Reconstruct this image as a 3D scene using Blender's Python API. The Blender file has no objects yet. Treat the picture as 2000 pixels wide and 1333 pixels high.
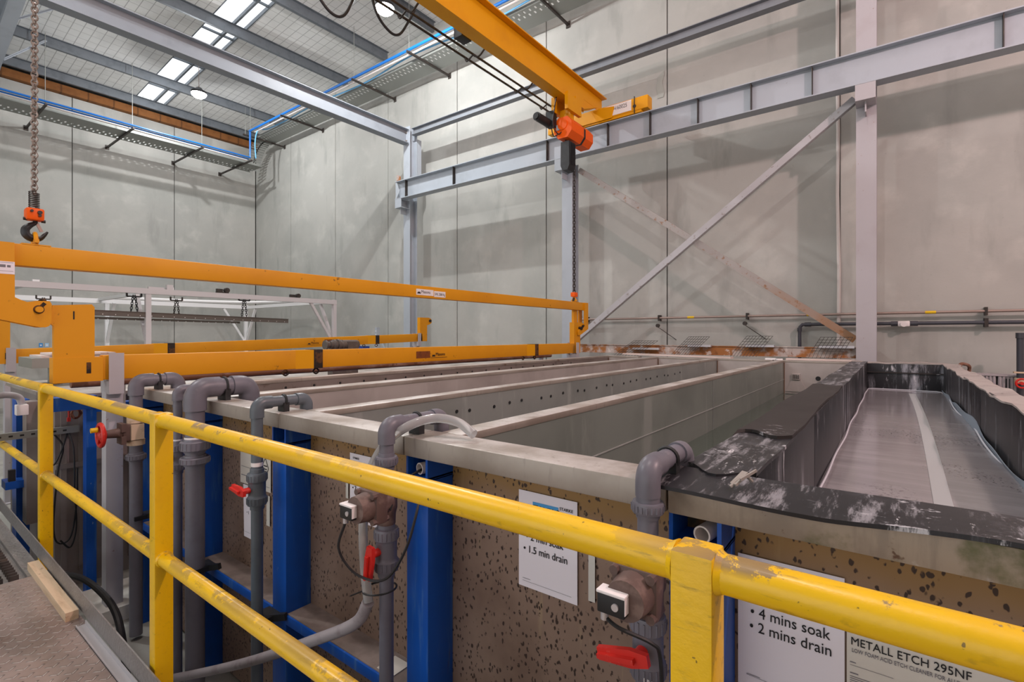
import bpy, bmesh, math, random
from mathutils import Vector, Matrix
random.seed(7)
SC = bpy.context.scene
COL = SC.collection
PI = math.pi
V = Vector

# ------------------------------------------------------------------ helpers
def lin(h):
    if isinstance(h, tuple):
        return h if len(h) == 4 else (*h, 1)
    h = h.lstrip('#')
    r = [int(h[i:i + 2], 16) / 255 for i in (0, 2, 4)]
    return tuple([(c / 12.92 if c <= .04045 else ((c + .055) / 1.055) ** 2.4) for c in r] + [1])

def mat(name, base, rough=.6, metal=0., layers=(), bump=0., bscale=40., spec=.5, stretch=(1, 1, 1), trans=0., ior=1.45, coat=0.):
    m = bpy.data.materials.new(name); m.use_nodes = True
    nt = m.node_tree; N = nt.nodes; L = nt.links
    b = N['Principled BSDF']
    tc = N.new('ShaderNodeTexCoord')
    def mapped(sc):
        mp = N.new('ShaderNodeMapping'); mp.inputs['Scale'].default_value = sc
        L.new(tc.outputs['Object'], mp.inputs['Vector']); return mp.outputs['Vector']
    col = None
    rgh = None
    cur = N.new('ShaderNodeRGB'); cur.outputs[0].default_value = lin(base); cur = cur.outputs[0]
    for ly in layers:
        kind = ly.get('t', 'noise'); sc = ly.get('s', 3.); st = ly.get('st', (1, 1, 1))
        vec = mapped(tuple(sc * a for a in st))
        if kind == 'noise':
            n = N.new('ShaderNodeTexNoise'); n.inputs['Scale'].default_value = 1
            n.inputs['Detail'].default_value = ly.get('d', 4); n.inputs['Roughness'].default_value = ly.get('r', .6)
            n.inputs['Distortion'].default_value = ly.get('dist', 0)
            L.new(vec, n.inputs['Vector']); f = n.outputs['Fac']
        elif kind == 'vor':
            wz = N.new('ShaderNodeTexNoise'); wz.inputs['Scale'].default_value = .9; wz.inputs['Detail'].default_value = 2
            L.new(vec, wz.inputs['Vector'])
            ad = N.new('ShaderNodeVectorMath'); ad.operation = 'MULTIPLY_ADD'
            ad.inputs[1].default_value = (ly.get('warp', .8),) * 3
            L.new(wz.outputs['Color'], ad.inputs[0]); L.new(vec, ad.inputs[2])
            n = N.new('ShaderNodeTexVoronoi'); n.inputs['Scale'].default_value = 1
            L.new(ad.outputs[0], n.inputs['Vector']); f = n.outputs['Distance']
        elif kind == 'axis':          # position along one axis
            sp = N.new('ShaderNodeSeparateXYZ'); L.new(tc.outputs['Object'], sp.inputs[0]); f = sp.outputs['XYZ'.index(ly['a'])]
            if ly.get('wob'):
                nn = N.new('ShaderNodeTexNoise'); nn.inputs['Scale'].default_value = ly.get('ws', 6); L.new(tc.outputs['Object'], nn.inputs['Vector'])
                mm = N.new('ShaderNodeMath'); mm.operation = 'MULTIPLY_ADD'; mm.inputs[1].default_value = ly['wob']
                L.new(nn.outputs['Fac'], mm.inputs[0]); L.new(f, mm.inputs[2]); f = mm.outputs[0]
        elif kind == 'grid':          # thin lines repeated along an axis
            sp = N.new('ShaderNodeSeparateXYZ'); L.new(tc.outputs['Object'], sp.inputs[0])
            md = N.new('ShaderNodeMath'); md.operation = 'PINGPONG'; md.inputs[1].default_value = ly['p'] / 2
            L.new(sp.outputs['XYZ'.index(ly['a'])], md.inputs[0]); f = md.outputs[0]
        mr = N.new('ShaderNodeMapRange'); mr.interpolation_type = 'SMOOTHSTEP'
        lo, hi = ly['lo'], ly['hi']
        if lo > hi:
            mr.inputs['From Min'].default_value = hi; mr.inputs['From Max'].default_value = lo
            mr.inputs['To Min'].default_value = ly.get('a_', 1) ; mr.inputs['To Max'].default_value = 0
        else:
            mr.inputs['From Min'].default_value = lo; mr.inputs['From Max'].default_value = hi
            mr.inputs['To Min'].default_value = 0; mr.inputs['To Max'].default_value = ly.get('a_', 1)
        L.new(f, mr.inputs['Value'])
        fac = mr.outputs['Result']
        if 'mask' in ly:
            mk = ly['mask']
            n2 = N.new('ShaderNodeTexNoise'); n2.inputs['Scale'].default_value = 1; n2.inputs['Detail'].default_value = 2
            L.new(mapped((mk[0],) * 3), n2.inputs['Vector'])
            m2 = N.new('ShaderNodeMapRange'); m2.inputs['From Min'].default_value = mk[1]; m2.inputs['From Max'].default_value = mk[2]
            L.new(n2.outputs['Fac'], m2.inputs['Value'])
            mu = N.new('ShaderNodeMath'); mu.operation = 'MULTIPLY'; L.new(fac, mu.inputs[0]); L.new(m2.outputs[0], mu.inputs[1]); fac = mu.outputs[0]
        if 'up' in ly:                 # only on faces that look up (dust, scuffs, brightened rim top)
            g = N.new('ShaderNodeNewGeometry'); s2 = N.new('ShaderNodeSeparateXYZ'); L.new(g.outputs['Normal'], s2.inputs[0])
            m3 = N.new('ShaderNodeMapRange'); m3.inputs['From Min'].default_value = ly['up'][0]; m3.inputs['From Max'].default_value = ly['up'][1]
            L.new(s2.outputs[2], m3.inputs['Value'])
            mu = N.new('ShaderNodeMath'); mu.operation = 'MULTIPLY'; L.new(fac, mu.inputs[0]); L.new(m3.outputs[0], mu.inputs[1]); fac = mu.outputs[0]
        mx = N.new('ShaderNodeMix'); mx.data_type = 'RGBA'
        L.new(fac, mx.inputs['Factor']); L.new(cur, mx.inputs['A']); mx.inputs['B'].default_value = lin(ly['c'])
        cur = mx.outputs['Result']
        if 'rough' in ly:
            m4 = N.new('ShaderNodeMix'); m4.data_type = 'FLOAT'; L.new(fac, m4.inputs['Factor'])
            if rgh is None: m4.inputs['A'].default_value = rough
            else: L.new(rgh, m4.inputs['A'])
            m4.inputs['B'].default_value = ly['rough']; rgh = m4.outputs['Result']
    L.new(cur, b.inputs['Base Color'])
    b.inputs['Roughness'].default_value = rough
    if rgh is not None: L.new(rgh, b.inputs['Roughness'])
    b.inputs['Metallic'].default_value = metal
    b.inputs['Specular IOR Level'].default_value = spec
    b.inputs['IOR'].default_value = ior
    if trans: b.inputs['Transmission Weight'].default_value = trans
    if coat: b.inputs['Coat Weight'].default_value = coat; b.inputs['Coat Roughness'].default_value = .2
    if bump:
        n = N.new('ShaderNodeTexNoise'); n.inputs['Scale'].default_value = 1; n.inputs['Detail'].default_value = 4
        L.new(mapped(tuple(bscale * a for a in stretch)), n.inputs['Vector'])
        bp = N.new('ShaderNodeBump'); bp.inputs['Strength'].default_value = bump; bp.inputs['Distance'].default_value = .02
        L.new(n.outputs['Fac'], bp.inputs['Height']); L.new(bp.outputs['Normal'], b.inputs['Normal'])
    return m

def emis(name, col, st):
    m = bpy.data.materials.new(name); m.use_nodes = True
    b = m.node_tree.nodes['Principled BSDF']
    b.inputs['Base Color'].default_value = (.8, .8, .8, 1)
    b.inputs['Emission Color'].default_value = lin(col); b.inputs['Emission Strength'].default_value = st
    return m

def cr(pts, n=8, closed=False):
    """smooth path through points"""
    P = [V(p) for p in pts]; out = []
    m = len(P)
    for i in range(m if closed else m - 1):
        p0 = P[(i - 1) % m] if closed or i > 0 else P[0] * 2 - P[1]
        p1 = P[i]; p2 = P[(i + 1) % m]
        p3 = P[(i + 2) % m] if closed or i + 2 < m else P[-1] * 2 - P[-2]
        for k in range(n):
            t = k / n
            out.append(.5 * ((2 * p1) + (p2 - p0) * t + (2 * p0 - 5 * p1 + 4 * p2 - p3) * t * t + (3 * p1 - p0 - 3 * p2 + p3) * t ** 3))
    if not closed: out.append(P[-1])
    return out

class MB:
    def __init__(s): s.bm = bmesh.new()
    def _hex(s, c, bev=0):
        vs = [s.bm.verts.new(p) for p in c]
        fs = [s.bm.faces.new([vs[i] for i in f]) for f in ((0, 3, 2, 1), (4, 5, 6, 7), (0, 1, 5, 4), (1, 2, 6, 5), (2, 3, 7, 6), (3, 0, 4, 7))]
        if bev:
            es = list({e for f in fs for e in f.edges})
            bmesh.ops.bevel(s.bm, geom=es, offset=bev, segments=2, affect='EDGES', profile=.6)
        return s
    def box(s, x0, x1, y0, y1, z0, z1, bev=0):
        return s._hex([(x0, y0, z0), (x1, y0, z0), (x1, y1, z0), (x0, y1, z0), (x0, y0, z1), (x1, y0, z1), (x1, y1, z1), (x0, y1, z1)], bev)
    def bar(s, p0, p1, w, h, up=(0, 0, 1), bev=0):
        """box along p0-p1, w sideways, h along up (centred)"""
        p0, p1 = V(p0), V(p1); d = (p1 - p0).normalized(); u = V(up); sd = d.cross(u)
        if sd.length < 1e-5: u = V((1, 0, 0)); sd = d.cross(u)
        sd.normalize(); u = sd.cross(d).normalized()
        a, b = sd * w / 2, u * h / 2
        return s._hex([p0 - a - b, p0 + a - b, p1 + a - b, p1 - a - b, p0 - a + b, p0 + a + b, p1 + a + b, p1 - a + b], bev)
    def cyl(s, p0, p1, r, r1=None, n=16, cap=True):
        p0, p1 = V(p0), V(p1); d = (p1 - p0).normalized()
        u = d.orthogonal().normalized(); v = d.cross(u); r1 = r if r1 is None else r1
        A = [s.bm.verts.new(p0 + (u * math.cos(2 * PI * k / n) + v * math.sin(2 * PI * k / n)) * r) for k in range(n)]
        B = [s.bm.verts.new(p1 + (u * math.cos(2 * PI * k / n) + v * math.sin(2 * PI * k / n)) * r1) for k in range(n)]
        for k in range(n): s.bm.faces.new((A[k], A[(k + 1) % n], B[(k + 1) % n], B[k]))
        if cap: s.bm.faces.new(A[::-1]); s.bm.faces.new(B)
        return s
    def pipe(s, p0, p1, r, wall, n=20):
        """open hollow pipe"""
        d = (V(p1) - V(p0)).normalized()
        return s.lathe(p0, d, [(r, 0), (r, (V(p1) - V(p0)).length), (r - wall, (V(p1) - V(p0)).length), (r - wall, 0), (r, 0)], n)
    def tube(s, pts, r, n=10, closed=False, cap=True, flat=1.):
        P = [V(p) for p in pts]; m = len(P); rings = []
        rr = r if isinstance(r, (list, tuple)) else [r] * m
        t0 = (P[1] - P[0]).normalized(); u = t0.orthogonal().normalized()
        if abs(t0.z) < .9: u = (V((0, 0, 1)) - t0 * t0.z).normalized()
        for i in range(m):
            if closed: t = (P[(i + 1) % m] - P[i - 1]).normalized()
            else:
                a = P[i] - P[i - 1] if i else P[1] - P[0]; b = P[i + 1] - P[i] if i < m - 1 else a
                t = (a.normalized() + b.normalized()).normalized()
            u = (u - t * u.dot(t)).normalized(); v = t.cross(u)
            rings.append([s.bm.verts.new(P[i] + (u * math.cos(2 * PI * k / n) + v * math.sin(2 * PI * k / n) * flat) * rr[i]) for k in range(n)])
        for i in range(m if closed else m - 1):
            A, B = rings[i], rings[(i + 1) % m]
            for k in range(n): s.bm.faces.new((A[k], A[(k + 1) % n], B[(k + 1) % n], B[k]))
        if cap and not closed: s.bm.faces.new(rings[0][::-1]); s.bm.faces.new(rings[-1])
        return s
    def prism(s, pts, vec):
        A = [s.bm.verts.new(p) for p in pts]; B = [s.bm.verts.new(V(p) + V(vec)) for p in pts]; n = len(A)
        s.bm.faces.new(A[::-1]); s.bm.faces.new(B)
        for k in range(n): s.bm.faces.new((A[k], A[(k + 1) % n], B[(k + 1) % n], B[k]))
        return s
    def lathe(s, p, axis, prof, n=20):
        p, d = V(p), V(axis).normalized(); u = d.orthogonal().normalized(); v = d.cross(u); R = []
        for r, h in prof:
            R.append([s.bm.verts.new(p + d * h + (u * math.cos(2 * PI * k / n) + v * math.sin(2 * PI * k / n)) * max(r, 1e-4)) for k in range(n)])
        for A, B in zip(R, R[1:]):
            for k in range(n): s.bm.faces.new((A[k], A[(k + 1) % n], B[(k + 1) % n], B[k]))
        if prof[0] != prof[-1]:
            s.bm.faces.new(R[0][::-1]); s.bm.faces.new(R[-1])
        return s
    def ibeam(s, p0, p1, h, w, tf, tw, up=(0, 0, 1)):
        p0, p1 = V(p0), V(p1); d = (p1 - p0).normalized(); u = V(up); u = (u - d * u.dot(d)).normalized()
        o = u * (h / 2 - tf / 2)
        s.bar(p0 + o, p1 + o, w, tf, u); s.bar(p0 - o, p1 - o, w, tf, u)
        return s.bar(p0, p1, tw, h - 2 * tf, u)
    def grid(s, f, nu, nv):
        G = [[s.bm.verts.new(f(i / nu, j / nv)) for j in range(nv + 1)] for i in range(nu + 1)]
        for i in range(nu):
            for j in range(nv): s.bm.faces.new((G[i][j], G[i + 1][j], G[i + 1][j + 1], G[i][j + 1]))
        return s
    def solid(s, th):
        bmesh.ops.recalc_face_normals(s.bm, faces=s.bm.faces[:])
        bmesh.ops.solidify(s.bm, geom=s.bm.faces[:], thickness=th); return s
    def build(s, name, m, parent=None, label=None, cat=None, group=None, kind=None, smooth=True):
        bmesh.ops.recalc_face_normals(s.bm, faces=s.bm.faces[:])
        if parent is None:
            xs = [v.co for v in s.bm.verts]
            base = V(((min(v.x for v in xs) + max(v.x for v in xs)) / 2, (min(v.y for v in xs) + max(v.y for v in xs)) / 2, min(v.z for v in xs)))
            if kind in ('structure',): base = V((0, 0, 0))
        else: base = V(parent['wbase'])
        bmesh.ops.translate(s.bm, verts=s.bm.verts[:], vec=-base)
        me = bpy.data.meshes.new(name); s.bm.to_mesh(me); s.bm.free()
        me.materials.append(m)
        if smooth:
            me.polygons.foreach_set('use_smooth', [True] * len(me.polygons)); me.set_sharp_from_angle(angle=.55)
        o = bpy.data.objects.new(name, me); COL.objects.link(o)
        o['wbase'] = tuple(base)
        if parent is None: o.location = base
        else: o.parent = parent
        tag(o, label, cat, group, kind)
        return o

def tag(o, label=None, cat=None, group=None, kind=None):
    if label: o['label'] = label
    if cat: o['category'] = cat
    if group: o['group'] = group
    if kind: o['kind'] = kind

def thing(name, label, cat, loc, group=None):
    o = bpy.data.objects.new(name, None); COL.objects.link(o); o.location = loc; o['wbase'] = tuple(loc)
    o.empty_display_size = .1
    tag(o, label, cat, group); return o

def text(s, loc, size, m, parent, face='-Y', align='LEFT', name='lettering', sx=1., rotz=0.):
    c = bpy.data.curves.new(name, 'FONT'); c.body = s; c.size = size; c.align_x = align; c.extrude = .0004; c.resolution_u = 3
    o = bpy.data.objects.new(name, c); COL.objects.link(o); c.materials.append(m)
    dg = bpy.context.evaluated_depsgraph_get(); me = bpy.data.meshes.new_from_object(o.evaluated_get(dg))
    bpy.data.objects.remove(o); bpy.data.curves.remove(c)
    me.name = name; o = bpy.data.objects.new(name, me); COL.objects.link(o)
    if not me.materials: me.materials.append(m)
    o.parent = parent; o.location = V(loc) - V(parent['wbase'])
    o.rotation_euler = (PI / 2, rotz, 0 if face == '-Y' else PI / 2); o.scale = (sx, 1, 1)
    o['wbase'] = parent['wbase']
    return o

def copy_tree(o, parent=None, off=None):
    c = o.copy(); COL.objects.link(c)
    if parent is not None: c.parent = parent
    if off is not None: c.location = V(o.location) + V(off)
    for ch in list(o.children): copy_tree(ch, c)
    return c
def relabel(o, label): o['label'] = label; return o

def chain(mb, p0, p1, pitch, r, w):
    """links of oval wire turned a quarter each"""
    p0, p1 = V(p0), V(p1); d = (p1 - p0); n = max(1, int(d.length / pitch)); d.normalize()
    u = d.orthogonal().normalized(); v = d.cross(u)
    a = V((0.6, 0.8, 0)); u = (a - d * a.dot(d)).normalized(); v = d.cross(u)
    for i in range(n + 1):
        c = p0 + d * pitch * i; s = u if i % 2 else v
        h = pitch * .5 + r * .9; pts = []
        for k in range(10):
            an = 2 * PI * k / 10
            pts.append(c + s * math.cos(an) * w + d * (math.sin(an) * w * .9 + (h - w * .9) * (1 if math.sin(an) > 0.01 else (-1 if math.sin(an) < -.01 else 0))))
        mb.tube(pts, r, 5, closed=True)
    return mb

# ------------------------------------------------------------------ materials
M = {}
M['concrete'] = mat('wall_concrete', '#b4b4af', .85, layers=[
    dict(s=.5, lo=.35, hi=.7, c='#a2a39f', a_=.8, d=5), dict(s=1.4, lo=.5, hi=.75, c='#c4c4be', a_=.6, d=6),
    dict(s=2.2, st=(1, 1, .25), lo=.56, hi=.72, c='#949591', a_=.5), dict(s=26, lo=.66, hi=.78, c='#82837f', a_=.4)], bump=.06, bscale=30)
M['joint'] = mat('joint_sealant', '#5f605c', .9)
M['floor'] = mat('floor_concrete', '#a2a29c', .6, layers=[dict(s=.8, lo=.4, hi=.65, c='#83837d', a_=.8), dict(s=6, lo=.6, hi=.7, c='#6b6a66', a_=.5)])
M['foil'] = mat('roof_blanket', '#e6e6e4', .45, layers=[dict(s=.7, lo=.4, hi=.7, c='#d2d2d0', a_=.8),
    dict(t='grid', a='Y', p=.21, lo=.012, hi=.004, c='#9a9a98', a_=.8), dict(t='grid', a='X', p=.3, lo=.012, hi=.004, c='#a8a8a6', a_=.7)], bump=.25, bscale=2.4)
M['purlin'] = mat('galvanised_purlin', '#6d7379', .5, .25, layers=[dict(s=5, lo=.45, hi=.7, c='#5d6369', a_=.7)])
M['steel'] = mat('grey_painted_steel', '#a9b1ba', .5, layers=[dict(s=2.5, lo=.5, hi=.75, c='#9aa1a9', a_=.6), dict(s=14, lo=.7, hi=.78, c='#7a7672', a_=.6)])
M['tie'] = mat('mid_grey_beam', '#8b9199', .5, layers=[dict(s=2.5, lo=.5, hi=.75, c='#7d838a', a_=.6)])
M['steelp'] = mat('lilac_grey_steel', '#b1afb4', .55, layers=[dict(s=2.5, lo=.5, hi=.75, c='#a8a2a6', a_=.6), dict(s=18, lo=.68, hi=.74, c='#8a5f45', a_=.7), dict(s=60, lo=.7, hi=.8, c='#8d8589', a_=.6)])
M['strut'] = mat('dark_grey_girt', '#80858c', .5, layers=[dict(s=4, lo=.5, hi=.75, c='#6d7278', a_=.6)])
M['rusty'] = mat('rust_stained_steel', '#b9aea8', .7, layers=[dict(s=3.5, lo=.42, hi=.54, c='#a0642a', a_=.95, d=6), dict(s=9, lo=.55, hi=.66, c='#7d4d27', a_=.8), dict(s=6, lo=.62, hi=.68, c='#d6ccc6', a_=.8)])
M['rustbrace'] = mat('rust_streaked_brace', '#a39e9b', .65, layers=[dict(t='axis', a='Z', lo=1.9, hi=.2, wob=1.2, ws=2, c='#94642f', a_=.95), dict(s=16, lo=.55, hi=.68, c='#8a5d33', a_=.8, d=6)])
M['brace'] = mat('grey_brace', '#b4b4b8', .55, layers=[dict(s=14, lo=.6, hi=.7, c='#8b7f78', a_=.7)])
M['orange'] = mat('crane_yellow', '#dd9a00', .45, layers=[dict(s=1.3, lo=.45, hi=.75, c='#cc8800', a_=.6), dict(s=22, lo=.69, hi=.76, c='#6b4410', a_=.5)], spec=.35)
M['orangew'] = mat('worn_crane_yellow', '#dc9600', .5, layers=[dict(s=1.6, lo=.45, hi=.75, c='#cc8604', a_=.6), dict(s=9, lo=.66, hi=.72, c='#5a3c14', a_=.75, d=7), dict(s=40, lo=.7, hi=.75, c='#4a3010', a_=.6)])
M['burn'] = mat('scorched_steel', '#2a211b', .8, layers=[dict(s=9, lo=.5, hi=.6, c='#5a3a1c')])
M['hoist'] = mat('hoist_orange', '#ee5f06', .45, layers=[dict(s=12, lo=.6, hi=.72, c='#cf4a04', a_=.6)], spec=.3)
M['black'] = mat('black_plastic', '#1e1f21', .5, layers=[dict(s=8, lo=.5, hi=.7, c='#2c2d30', a_=.7)])
M['dark'] = mat('dark_steel', '#3a3532', .5, .3, layers=[dict(s=12, lo=.5, hi=.7, c='#574c44', a_=.7)])
M['zinc'] = mat('zinc_chain', '#a89c94', .35, .7, layers=[dict(s=30, lo=.5, hi=.7, c='#6e5c52', a_=.8)])
M['gal'] = mat('galvanised_tray', '#90938f', .45, .3, layers=[dict(s=6, lo=.45, hi=.7, c='#90938f', a_=.6)])
def yellowmat(nm, k):
    return mat(nm, '#e6b900', .36, layers=[
    dict(s=3, lo=.45, hi=.8, c='#cf9c00', a_=.6),
    dict(s=26, st=(.35, 2, 2), lo=.56 - k * .04, hi=.70, c='#6d5420', a_=.55 + .2 * k, d=8, r=.7, mask=(1.7, .40, .62)),
    dict(s=60, st=(.5, 1, 1), lo=.6, hi=.7, c='#8d6f1a', a_=.45, d=5, up=(.3, -.6)),
    dict(s=3.6, st=(1, 1, 1), lo=.53 - k * .05, hi=.55 - k * .045, c='#857152' if not k else '#8c763c', a_=.9 - .25 * k, d=9, r=.74, up=(.35 - .2 * k, .7), rough=.5, mask=(.8, .44 - .06 * k, .53 - .08 * k)),
    dict(s=48, lo=.69, hi=.72, c='#4c3a14', a_=.8), dict(s=14, st=(.6, 1, 1), lo=.715, hi=.73, c='#57463a', a_=.85, d=6)], bump=.05, bscale=90, coat=.12)
M['yellow'] = yellowmat('scuffed_safety_yellow', 0); M['yellowm'] = yellowmat('boot_scraped_safety_yellow', 1)
M['blue'] = mat('tank_frame_blue', '#0b52b0', .42, layers=[dict(s=2, lo=.45, hi=.75, c='#07408f', a_=.7),
    dict(s=7, st=(3, 3, .3), lo=.54, hi=.70, c='#4f7ab0', a_=.6, d=7), dict(s=5, st=(2, 2, .4), lo=.66, hi=.72, c='#4c3a30', a_=.8, d=6), dict(s=40, st=(1, 1, .3), lo=.72, hi=.76, c='#a9b8c9', a_=.6)])
M['pvc'] = mat('grey_pvc', '#6d6c76', .38, layers=[dict(s=5, lo=.45, hi=.7, c='#5d5b64', a_=.7), dict(s=20, lo=.62, hi=.72, c='#8d8a8f', a_=.5, up=(.0, .8))])
M['pvcb'] = mat('slate_pvc', '#5b646c', .35, layers=[dict(s=5, lo=.45, hi=.7, c='#4c545b', a_=.7)])
M['pvcd'] = mat('dark_pipe', '#42444c', .4)
M['cream'] = mat('cream_flange', '#cdb79d', .6, layers=[dict(s=20, lo=.5, hi=.7, c='#9a8066', a_=.6)])
M['red'] = mat('red_handle', '#c92a22', .42, layers=[dict(s=25, lo=.6, hi=.7, c='#e08a7a', a_=.5), dict(s=9, lo=.55, hi=.7, c='#a31d18', a_=.6)])
M['brown'] = mat('brown_valve', '#5d4a44', .6, layers=[dict(s=18, lo=.5, hi=.7, c='#7d6860', a_=.7)])
M['white'] = mat('white_plastic', '#e6e2e2', .5)
M['paper'] = mat('lilac_white_paper', '#ebe6ee', .6, layers=[dict(s=3, lo=.5, hi=.75, c='#e0dbe6', a_=.5)])
M['cpaper'] = mat('cream_label', '#d6d1c8', .45, layers=[dict(s=4, lo=.5, hi=.75, c='#c2beb4', a_=.6)])
M['ink'] = mat('black_ink', '#16161a', .6)
M['ginkk'] = mat('grey_ink', '#77757c', .6)
M['cyan'] = mat('blue_ink', '#4b9fdc', .6)
M['tape'] = mat('pale_tape', '#cfcdc6', .45)
M['clear'] = mat('clear_hose', '#d9dadb', .12, trans=.65, ior=1.3)
M['hose'] = mat('dusty_grey_hose', '#9a9498', .45, layers=[dict(s=14, lo=.5, hi=.7, c='#837a7d', a_=.7)])
M['rim'] = mat('stained_stainless_rim', '#a79f96', .42, .35, layers=[dict(s=2.2, lo=.42, hi=.66, c='#8f857b', a_=.8, d=6),
    dict(s=3, st=(1, 1, 1), lo=.36, hi=.62, c='#d6d4d1', a_=.8, up=(.2, .8), d=6), dict(s=24, st=(2, 2, .25), lo=.58, hi=.72, c='#8d857d', a_=.6), dict(s=2.6, lo=.66, hi=.72, c='#6a4a30', a_=.75, d=8)])  # upward-facing layer brightens the rim top in its colour
M['rimg'] = mat('algae_stained_rim', '#a99a88', .5, .2, layers=[dict(s=30, st=(1.5, 1, .2), lo=.5, hi=.72, c='#8d8174', a_=.6, d=5), dict(s=3, lo=.42, hi=.6, c='#8a7d70', a_=.8, d=6), dict(s=5, lo=.5, hi=.62, c='#5f6138', a_=.85, d=6, mask=(1.3, .44, .56)), dict(s=7, lo=.58, hi=.63, c='#c2bab3', a_=.8, d=5), dict(s=16, lo=.68, hi=.73, c='#55301a', a_=.8)])
M['inox'] = mat('grey_tank_lining', '#9a9e9b', .42, .35, layers=[dict(s=1.2, lo=.4, hi=.7, c='#868b88', a_=.8), dict(s=6, st=(1, 1, .2), lo=.58, hi=.72, c='#b5b8b5', a_=.6, d=6), dict(s=3, st=(1, 1, .3), lo=.67, hi=.74, c='#7d6a54', a_=.6)])
M['inoxp'] = mat('rosy_tank_lining', '#b9b2ae', .45, .3, layers=[dict(s=1.2, lo=.4, hi=.7, c='#9c938f', a_=.8), dict(s=6, st=(1, 1, .25), lo=.58, hi=.72, c='#c0bab6', a_=.6, d=6)])
M['inoxd'] = mat('brown_grey_tank_lining', '#857b76', .5, .2, layers=[dict(s=1.2, lo=.4, hi=.7, c='#70665f', a_=.8), dict(s=7, lo=.6, hi=.7, c='#5d4f45', a_=.7)])
M['inoxg'] = mat('green_grey_tank_lining', '#8d9690', .4, .3, layers=[dict(s=1.2, lo=.4, hi=.7, c='#79827c', a_=.8), dict(s=5, st=(1, 1, .2), lo=.58, hi=.72, c='#a9b0ab', a_=.6, d=6), dict(t='axis', a='Z', lo=-.25, hi=-.35, c='#5c6b5e', a_=.7)])
M['spot'] = mat('spotted_rusty_panel', '#8f7869', .55, .2, layers=[dict(s=2, lo=.4, hi=.7, c='#6f584b', a_=.8, d=5),
    dict(s=7, st=(3, 1, .3), lo=.6, hi=.7, c='#a48e72', a_=.6, d=6),
    dict(t='axis', a='Z', lo=1.44, hi=1.56, wob=.1, ws=4, c='#94702f', a_=.7),
    dict(t='vor', s=66, st=(1, 1, .6), warp=.9, lo=.33, hi=.23, c='#33241e', a_=.95, mask=(44, .38, .45)),
    dict(t='vor', s=40, st=(1, 1, .7), warp=.9, lo=.2, hi=.13, c='#33241e', a_=.9, mask=(14, .48, .54))])
M['ledge'] = mat('dusty_ledge_top', '#8d7f78', .8, layers=[dict(s=5, lo=.4, hi=.65, c='#6f625c', a_=.8)])
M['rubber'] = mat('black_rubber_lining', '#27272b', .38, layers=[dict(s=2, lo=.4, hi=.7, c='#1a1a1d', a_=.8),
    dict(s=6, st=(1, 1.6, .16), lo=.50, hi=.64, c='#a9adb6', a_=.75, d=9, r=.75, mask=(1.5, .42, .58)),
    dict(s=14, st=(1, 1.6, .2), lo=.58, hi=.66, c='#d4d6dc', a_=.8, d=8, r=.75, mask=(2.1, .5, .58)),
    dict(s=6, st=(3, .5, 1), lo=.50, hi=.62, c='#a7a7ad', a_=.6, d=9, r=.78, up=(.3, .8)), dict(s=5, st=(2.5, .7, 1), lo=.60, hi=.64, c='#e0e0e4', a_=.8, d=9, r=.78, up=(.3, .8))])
M['rubberd'] = mat('matt_black_rubber', '#2c2827', .6, layers=[dict(s=4, lo=.5, hi=.7, c='#221f1e', a_=.6), dict(s=3, st=(1, 2, 1), lo=.585, hi=.61, c='#bfc0c6', a_=.8, d=9, r=.78, mask=(1.1, .5, .56))])
M['dust'] = mat('salt_dusted_rubber', '#a39c98', .7, layers=[dict(s=3, lo=.45, hi=.7, c='#8b8380', a_=.7), dict(s=8, st=(3, .8, 1), lo=.6, hi=.7, c='#6d6664', a_=.6)])
M['seam'] = mat('white_salt_line', '#cfd3dc', .5)
M['wood'] = mat('pale_timber', '#cbb395', .65, layers=[dict(s=3, st=(1, 8, 8), lo=.45, hi=.65, c='#b2987a', a_=.7), dict(s=30, lo=.64, hi=.72, c='#7d6652', a_=.6)])
M['plank'] = mat('whitewashed_plank', '#d3c4be', .6, layers=[dict(s=3, st=(1, 6, 6), lo=.5, hi=.7, c='#bfafa8', a_=.7)])
M['alu'] = mat('aluminium_angle', '#c2c0c4', .35, .5)
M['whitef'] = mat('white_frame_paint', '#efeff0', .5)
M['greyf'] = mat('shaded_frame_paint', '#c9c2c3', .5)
M['alub'] = mat('bronze_extrusion', '#6a625c', .4, .4, layers=[dict(t='grid', a='Y', p=.25, lo=.014, hi=.008, c='#d5d2ce', a_=.0)])
M['corr'] = mat('grey_cladding', '#8f8784', .5, .2, layers=[dict(s=2, lo=.4, hi=.7, c='#7b7370', a_=.8), dict(s=3, lo=.6, hi=.7, c='#64554e', a_=.7)])
M['foam'] = mat('orange_foam', '#84552c', .85, layers=[dict(s=4, lo=.4, hi=.7, c='#6c4220', a_=.7), dict(t='grid', a='Y', p=.62, lo=.03, hi=.01, c='#55341a', a_=.8)], bump=.3, bscale=5)
M['bluep'] = mat('bright_blue_pipe', '#1566b8', .35)
M['wpipe'] = mat('white_conduit', '#dcd4d0', .4)
M['lblue'] = mat('pale_blue_cable', '#6fb4e6', .45)
M['steelpipe'] = mat('steel_pipe', '#a08e86', .4, .4)
M['yel'] = mat('yellow_marker', '#e0b80a', .5)
M['crate'] = mat('grey_crate', '#a8a2a6', .55)
M['bpipe'] = mat('brown_pipe', '#7a5442', .5, layers=[dict(s=6, st=(1, .5, 1), lo=.5, hi=.68, c='#a98f84', a_=.7, d=6), dict(s=12, lo=.6, hi=.7, c='#4d3226', a_=.7)])
M['motor'] = mat('dusty_motor', '#5b544f', .6, layers=[dict(s=12, lo=.5, hi=.7, c='#7a726b', a_=.7)])
M['lens'] = emis('lamp_lens', '#ffffff', 60)
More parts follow.
